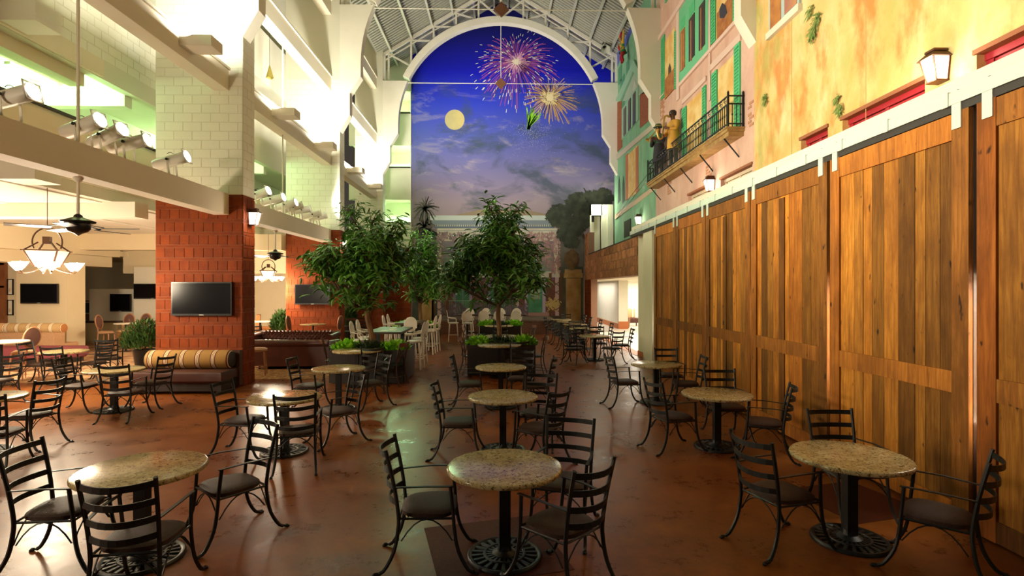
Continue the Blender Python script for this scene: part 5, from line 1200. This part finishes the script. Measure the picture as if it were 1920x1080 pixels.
def chandelier(x, y, z, lab, zc, s=1.0):
    t = thing('chandelier', lab, 'chandelier', (x, y, z), .3, 'lantern chandeliers'); t.scale = (s, s, s)
    MB().tube([(0, 0, .72), (0, 0, (zc-z)/s)], .006, 5).build('chain', MT['bronze'], t)
    MB().tube([(.21*math.cos(a), 0, .47+.24*math.sin(a)) for a in [PI*(-.15+1.3*i/18) for i in range(19)]], .013, 6, (0, 1, 0)).build('hoop', MT['bronze'], t, True)
    A, B_ = .13, .23
    MB().hexa([(-A, -A, .05), (A, -A, .05), (A, A, .05), (-A, A, .05), (-B_, -B_, .32), (B_, -B_, .32), (B_, B_, .32), (-B_, B_, .32)]).build('glass', mat('warm_glass', (.45, .40, .32), .2, emit=.25, ecol=(1, .8, .55)), t)
    fr_ = MB()
    for sx in (-1, 1):
        for sy in (-1, 1): fr_.bar([(sx*A, sy*A, .05), (sx*B_, sy*B_, .32)], .02, .02); fr_.bar([(sx*B_, sy*B_, .32), (sx*.09, sy*.09, .46)], .02, .02)
    fr_.box(-B_-.03, B_+.03, -B_-.03, -B_, .31, .33).box(-B_-.03, B_+.03, B_, B_+.03, .31, .33).box(-.05, .05, -.05, .05, .44, .56); fr_.build('frame', MT['bronze'], t)
    bm3 = MB().lathe([(.015, -.10), (.05, -.06), (.09, 0), (.11, .04)], 12, cap=False).mesh('shade', mat('frosted_glass', (.95, .9, .8), .2, emit=1.4, ecol=(1, .86, .66)), True)
    bb = MB().lathe([(.01, -.05), (.035, -.01), (.03, .03), (.005, .05)], 8).mesh('bulb', MT['bulb'], True)
    for i in range(6):
        a = 2*PI*i/6; c, q = math.cos(a), math.sin(a)
        am = MB().tube(smoothpath([(0, 0, .08), (.2*c, .2*q, -.02), (.38*c, .38*q, -.06), (.42*c, .42*q, .02)], 3), .01, 5).build('arm', MT['bronze'], t, True)
        o = inst('shade', bm3, t, (.42*c, .42*q, .08)); inst('bulb', bb, o, (0, 0, .0))
    point('chandelier_light', (x, y, z-.25), 250, (1, .82, .58), .35)
chandelier(-8.45, 10.3, 2.52, 'lantern chandelier with six glowing glass shades over the lounge tables', 4.05, 1.1)
chandelier(-8.0, 18.9, 2.45, 'lantern chandelier glimpsed between first and second piers', 4.05, 1.0)
# spotlights standing on the long beam
def make_can():
    t = thing('stage_spotlight', '', 'spotlight', (0, 0, 0), 0, 'white theatre spotlights on the beam'); M_ = Matrix.Translation((0, 0, .34)) @ Matrix.Rotation(math.radians(82), 4, 'Y')
    can = MB().lathe([(.03, -.36), (.09, -.35), (.105, -.31), (.105, .24), (.114, .25), (.114, .285), (.105, .285)], 20, (0, 0, 0), M_).build('barrel', MT['canwhite'], t, True)
    MB().lathe([(.001, .305), (.06, .302), (.104, .292)], 20, (0, 0, 0), M_, cap=False).build('lens', MT['lens'], t)
    fb = MB()
    for q in ((-.125, .125, -.125, -.11), (-.125, .125, .11, .125), (-.125, -.11, -.125, .125), (.11, .125, -.125, .125)): fb.box(q[0], q[1], q[2], q[3], .27, .285, M_)
    fb.build('gel_frame', MT['canwhite'], t)
    for sy in (-1, 1):
        MB().bar([(-.03, sy*.135, .34), (-.03, sy*.135, .08), (-.03, sy*.10, .0)], .035, .008, (1, 0, 0)).build('yoke_leg', MT['canwhite'], t)
        MB().lathe([(.0, 0), (.025, .0), (.025, .03), (0, .03)], 8, (0, 0, 0), Matrix.Translation((-.03, sy*.125, .34)) @ Matrix.Rotation(-sy*PI/2, 4, 'X')).build('knob', MT['plastic'], t)
    MB().tube([(-.03+.1*math.cos(a), .0, .34+.16*math.sin(a)) for a in (.9, 1.3, 1.7, 2.1)], .006, 5, (0, 1, 0)).build('handle', MT['plastic'], t)
    Bx(-.07, .01, -.12, .12, 0, .012).build('foot_plate', MT['canwhite'], t)
    return t
CN = make_can()
YS = [(7.0, 'first bay, outermost from the pier'), (8.2, 'first bay, leftover pair partner beside the rod'), (8.72, 'first bay, middle of the trio'), (9.2, 'first bay, inner one of the trio'), (10.4, 'first bay, standing alone nearest the pier'), (14.1, 'second bay, nearest the first pier'), (14.95, 'second bay, second past the first pier'), (15.9, 'second bay, third past the first pier'), (16.4, 'second bay, fourth past the first pier'), (17.0, 'second bay, fifth past the first pier'), (18.0, 'second bay, sixth past the first pier'), (18.65, 'second bay, nearest the second pier')]
YS[1] = (8.2, 'first bay, outer one of the trio')
for i, (y, lab) in enumerate(YS):
    lab = 'white theatre spotlight on the long beam, '+lab
    o = CN if i == 0 else dup(CN, (0, 0, 0), 0); o.location = (-6.15, y, 4.26); o['label'] = lab; o.rotation_euler = (0, -.10-.05*(i % 3), random.uniform(-.22, .05) if i < 8 else .62)
# one beam of light per visible spotlight: first bay onto the ochre and pink fronts, second bay onto the houses and the mural
TGT = [(5.8, 7.0, 6.4), (5.8, 8.6, 6.6), (5.8, 10.0, 6.6), (5.8, 12.0, 7.4), (5.8, 13.8, 7.4), (5.8, 15.0, 8.4), (5.8, 17.0, 8.6), (5.8, 20.0, 9.4), (3.5, 28.5, 8.5), (1.5, 28.5, 11.5), (-.5, 28.5, 9.5), (2.0, 28.5, 13.0)]
for i, ((y, lab), tg) in enumerate(zip(YS, TGT)):
    spot('spotlight_beam', (-5.8, y, 4.72) if i < 8 else (-5.84, y+.22, 4.70), (tg[0]+5.8, tg[1]-y, tg[2]-4.72), 620 if i < 8 else 1150, (1, .9, .70) if i < 8 else (1, .94, .86), 62, 1, .12)
# fluorescent fixture under the gallery ceiling
t = thing('fluorescent_light', 'slim fluorescent strip light under the green-lit gallery ceiling', 'light fixture', (-9.9, 11.7, 6.62))
Bx(-.06, .06, -.6, .6, .06, .12).build('housing', MT['canwhite'], t); MB().tube([(0, -.58, .03), (0, .58, .03)], .02, 8).build('tube', mat('lit_tube', (.8, 1, .8), .3, emit=5, ecol=(.7, 1, .62)), t)
for sy in (-.4, .4): MB().tube([(0, sy, .12), (0, sy, .27)], .008, 5).build('hanger', MT['canwhite'], t)
# pendant lamps in the upper gallery bay and a horn loudspeaker on the truss
for x, y, z, lab in ((-7.2, 17.1, 8.75, 'small brass cone pendant lamp in the gallery past the first pier'), (-7.2, 23.6, 8.75, 'added unlit brass cone pendant lamp in the gallery past the second pier')):  # far pendant is an addition, hidden behind the second pier; neither gives light
    t = thing('pendant_lamp', lab, 'lamp', (x, y, z), 0, 'gallery pendant lamps')
    MB().lathe([(.13, 0), (.12, .02), (.03, .34), (.012, .40)], 4, cap=False).build('shade', paint((.42, .34, .08)), t); MB().tube([(0, 0, .38), (0, 0, 3.6)], .006, 5).build('cord', MT['plastic'], t)
    MB().tube([(-1.0, 0, 3.6), (.9, 0, 3.6)], .02, 6).build('ceiling_bar', MT['white'], t)
P = onY(1143, 78, 26.2)
t = thing('horn_loudspeaker', 'cream horn loudspeaker hanging under the roof by the third arch', 'loudspeaker', (P.x-.25, 26.2, P.z-.25))
MB().lathe([(.10, -.12), (.10, .10), (.13, .14), (.22, .30)], 16, (0, 0, 0), Matrix.Rotation(2.4, 4, 'X'), cap=False).build('horn', MT['steel'], t, True); MB().tube([(0, 0, .05), (.05, .05, .30)], .025, 6).build('arm', MT['steel'], t); MB().lathe([(.09, -.3), (.1, -.1)], 12, (0, 0, 0), Matrix.Rotation(2.4, 4, 'X')).build('driver', MT['plastic'], t, True)
# ================================================================ FIGURES ON THE FACADE
def figure(name, label, loc, rz, J, E, zones, mats, cat='statue'):
    """J joint -> (co, radius); E edges; zones(center)->material index"""
    names = list(J); m = bpy.data.meshes.new('body'); m.from_pydata([J[k][0] for k in names], [(names.index(a), names.index(b)) for a, b in E], []); o = bpy.data.objects.new('tmp', m); COL.objects.link(o)
    md = o.modifiers.new('skin', 'SKIN'); md.use_smooth_shade = True; sv = m.skin_vertices[0].data
    for i, k in enumerate(names): r = J[k][1]; sv[i].radius = r if isinstance(r, tuple) else (r, r); sv[i].use_root = (i == 0)
    o.modifiers.new('sub', 'SUBSURF').levels = 2
    dg = bpy.context.evaluated_depsgraph_get(); me = bpy.data.meshes.new_from_object(o.evaluated_get(dg)); bpy.data.objects.remove(o)
    for mm in mats: me.materials.append(mm)
    for p in me.polygons: p.material_index = zones(p.center); p.use_smooth = True
    t = thing(name, label, cat, loc, rz, None); b = bpy.data.objects.new('body', me); COL.objects.link(b); b.parent = t; return t
SKIN_ = paint((.16, .07, .04), .6); COAT = paint((.62, .33, .06), .7); DKS = paint((.035, .033, .04), .7); GRNV = paint((.05, .12, .06), .7); BRASS = mat('brass', (.55, .34, .10), .35, metal=.8); GREYT = paint((.12, .10, .07), .8)
EB = [('pelvis', 'spine'), ('spine', 'chest'), ('chest', 'neck'), ('neck', 'head'), ('head', 'crown'), ('chest', 'ls'), ('ls', 'le'), ('le', 'lw'), ('lw', 'lh'), ('chest', 'rs'), ('rs', 're'), ('re', 'rw'), ('rw', 'rh'), ('pelvis', 'lhip'), ('lhip', 'lk'), ('lk', 'la'), ('la', 'lt'), ('pelvis', 'rhip'), ('rhip', 'rk'), ('rk', 'ra'), ('ra', 'rt')]
# hands: three finger chains and a thumb per side
for s in 'lr':
    for f in ('f1', 'f2', 'f3', 'th'): EB += [(s+'h', s+f), (s+f, s+f+'b')]
def hands(J):
    for s in 'lr':
        h = Vector(J[s+'h'][0]); w = Vector(J[s+'w'][0]); d = (h-w).normalized(); sd = d.cross(Vector((0, 0, 1))).normalized(); up = sd.cross(d)
        for i, f in enumerate(('f1', 'f2', 'f3')):
            a = h+d*.035+up*((i-1)*.022); J[s+f] = (tuple(a), .011); J[s+f+'b'] = (tuple(a+d*.04+sd*(.02 if s == 'l' else -.02)), .009)
        a = h+up*.04+d*.005; J[s+'th'] = (tuple(a), .012); J[s+'thb'] = (tuple(a+d*.03+up*.015), .009)
    return J
def head_parts(t, hp, face=1, hairm=None, hat=None, hatm=None, beard=None):
    x, y, z = hp
    MB().lathe([(.001, -.03), (.014, -.015), (.018, 0), (.001, .02)], 8, (0, 0, 0), Matrix.Translation((x, y+.115, z-.01)) @ Matrix.Rotation(-.5, 4, 'X')).build('nose', SKIN_, t, True)
    for s in (-1, 1):
        MB().lathe([(.001, -.012), (.012, 0), (.001, .012)], 8, (x+s*.036, y+.098, z+.02)).build('eye', paint((.7, .66, .6)), t, True)
        MB().lathe([(.001, -.03), (.016, 0), (.001, .03)], 8, (x+s*.098, y+.005, z)).build('ear', SKIN_, t, True)
    Bx(x-.028, x+.028, y+.09, y+.106, z-.058, z-.046).build('mouth', paint((.2, .04, .03)), t)
    if hairm: MB().lathe([(.105, -.02), (.118, .03), (.112, .09), (.07, .135), (.01, .15)], 16, (x, y-.02, z)).build('hair', hairm, t, True)
    if hat: MB().lathe([(.17, .055), (.18, .065), (.115, .075), (.11, .15), (.085, .17), (.01, .175)], 18, (x, y, z)).build('hat', hatm, t, True); MB().lathe([(.118, .075), (.118, .105), (.112, .105)], 18, (x, y, z)).build('hat_band', paint((.55, .30, .05)), t, True)
    if beard: MB().lathe([(.01, -.13), (.06, -.10), (.075, -.05), (.05, -.03)], 12, (x, y+.045, z)).build('beard', beard, t, True)
# saxophonist: local +Y is forward
J = {'pelvis': ((0, 0, .98), (.15, .13)), 'spine': ((0, .0, 1.15), (.15, .12)), 'chest': ((0, 0, 1.38), (.17, .12)), 'neck': ((0, .02, 1.54), .055), 'head': ((0, .05, 1.68), (.085, .10)), 'crown': ((0, .05, 1.78), (.075, .09)),
 'ls': ((-.2, 0, 1.44), .085), 'le': ((-.27, .12, 1.18), .065), 'lw': ((-.10, .30, 1.22), .045), 'lh': ((-.04, .36, 1.24), .04), 'rs': ((.2, 0, 1.44), .085), 're': ((.27, .08, 1.14), .065), 'rw': ((.12, .30, 1.02), .045), 'rh': ((.06, .36, 1.02), .04),
 'lhip': ((-.10, 0, .92), .12), 'lk': ((-.11, .03, .50), .085), 'la': ((-.12, -.02, .09), .06), 'lt': ((-.13, .14, .05), .05), 'rhip': ((.10, 0, .92), .12), 'rk': ((.12, .03, .50), .085), 'ra': ((.13, -.02, .09), .06), 'rt': ((.15, .14, .05), .05)}
J = hands(J)
def z1(c):
    if c.z > 1.52: return 0
    if c.y > .29 and c.z > .9: return 0
    if c.z > .86: return 1
    return 2 if c.z > .11 else 3
sx_, sy_ = XR-.26, 17.15
t = figure('musician_statue', 'statue in a yellow coat playing saxophone on the iron balcony', (sx_, sy_, 6.0), PI*.62, J, EB, z1, [SKIN_, COAT, GREYT, DKS])
head_parts(t, (0, .05, 1.71), 1, paint((.05, .03, .025)))
MB().lathe([(.21, .60), (.20, .80), (.185, 1.0), (.17, 1.2)], 18, cap=False).build('coat_skirt', COAT, t, True)
tag(MB().tube(smoothpath([(0, .16, 1.62), (0, .30, 1.64), (.02, .36, 1.50), (.05, .38, 1.15), (.06, .40, .95), (.07, .50, .90), (.08, .56, 1.02), (.08, .58, 1.14)], 4), .03, 10, (1, 0, 0), None).build('saxophone', BRASS, None, True), 'brass saxophone held by the yellow-coated statue', 'saxophone')
sax = bpy.data.objects['saxophone']; sax.location = t.location; sax.rotation_euler = t.rotation_euler
MB().lathe([(.03, -.06), (.05, .0), (.085, .05)], 12, (.08, .58, 1.14), cap=False).build('bell', BRASS, sax, True)
J2 = {k: (tuple(v[0]), v[1]) for k, v in J.items() if not any(k.startswith(s+f) for s in 'lr' for f in ('f1', 'f2', 'f3', 'th'))}
J2['lw'] = ((-.06, .30, 1.32), .045); J2['lh'] = ((-.02, .36, 1.34), .04); J2['rw'] = ((.10, .30, 1.28), .045); J2['rh'] = ((.05, .36, 1.30), .04)
J2 = hands(J2)
def z2(c):
    if c.z > 1.52: return 0
    if c.y > .29 and c.z > .9: return 0
    if c.z > 1.2 and abs(c.x) < .14 and c.y > 0: return 2
    if c.z > .8: return 1
    return 1 if c.z > .11 else 3
t = figure('musician_statue', 'statue in dark clothes and green hat playing trumpet on the balcony', (XR-.25, 18.75, 6.0), PI*.70, J2, EB, z2, [SKIN_, DKS, GRNV, DKS])
head_parts(t, (0, .05, 1.71), 1, None, True, GRNV, DKS); MB().lathe([(.22, .55), (.21, .8), (.19, 1.0), (.17, 1.2)], 18, cap=False).build('coat_skirt', DKS, t, True)
tr = tag(MB().tube([(0, .17, 1.63), (.01, .42, 1.40), (.015, .55, 1.28)], .02, 8, (1, 0, 0), [.7, 1, 1.3]).build('trumpet', BRASS, None, True), 'brass trumpet held by the statue in the green hat', 'trumpet')
tr.location = t.location; tr.rotation_euler = t.rotation_euler; MB().lathe([(.025, -.05), (.04, .0), (.07, .03)], 12, (0, 0, 0), Matrix.Translation((.016, .58, 1.255)) @ Matrix.Rotation(-2.2, 4, 'X'), cap=False).build('bell', BRASS, tr, True)
MB().tube([(.03, .28, 1.45), (.05, .30, 1.38), (.05, .42, 1.30)], .014, 6).build('valve', BRASS, tr, True)
# jester climbing the green gable
P = onX(1179, 122, XR); JR, JY, JG = paint((.42, .02, .03), .6), paint((.62, .34, .03), .6), paint((.06, .22, .08), .6)
J3 = {'pelvis': ((0, 0, .62), (.12, .11)), 'spine': ((.0, .03, .76), (.12, .10)), 'chest': ((.02, .05, .95), (.14, .10)), 'neck': ((.05, .08, 1.08), .05), 'head': ((.08, .11, 1.19), (.075, .085)), 'crown': ((.09, .11, 1.27), (.06, .07)),
 'ls': ((-.14, .04, 1.0), .07), 'le': ((-.34, .06, 1.10), .055), 'lw': ((-.42, .08, 1.34), .04), 'lh': ((-.43, .08, 1.41), .035), 'rs': ((.16, .04, .98), .07), 're': ((.33, .08, .80), .055), 'rw': ((.38, .12, .99), .04), 'rh': ((.39, .13, 1.06), .035),
 'lhip': ((-.08, 0, .57), .10), 'lk': ((-.16, .10, .30), .075), 'la': ((-.30, .05, .07), .05), 'lt': ((-.36, .12, .03), .04), 'rhip': ((.08, 0, .57), .10), 'rk': ((.0, .10, .28), .075), 'ra': ((-.16, .06, .05), .05), 'rt': ((-.20, .15, .02), .04)}
J3 = hands(J3)
def z3(c):
    if c.z > 1.07 and abs(c.x-.08) < .12: return 0
    if c.z > 1.37 or (c.x > .3 and c.z > 1.0): return 0
    if c.z < .56: return 1
    if c.x > .2: return 1
    return (2 if int((c.x+5)*9)+int(c.z*9) & 1 else 3) if abs(c.x) < .17 else 2
t = figure('jester_statue', 'red and yellow jester figure climbing the green gable', (XR-.26, P.y, P.z), PI/2, J3, EB, z3, [paint((.42, .22, .12)), JR, JY, JG])
for s, m in ((-1, JR), (1, JY)):
    MB().tube(smoothpath([(.09, .10, 1.28), (.09+s*.08, .10, 1.40), (.09+s*.20, .10, 1.40), (.09+s*.24, .10, 1.28)], 3), .055, 8, (0, 1, 0), [1-.06*i for i in range(10)]).build('cap_horn', m, t, True)
MB().lathe([(.20, -.06), (.15, .0), (.12, .08)], 10, (0, 0, .60), cap=False).build('tunic_skirt', JG, t, True)
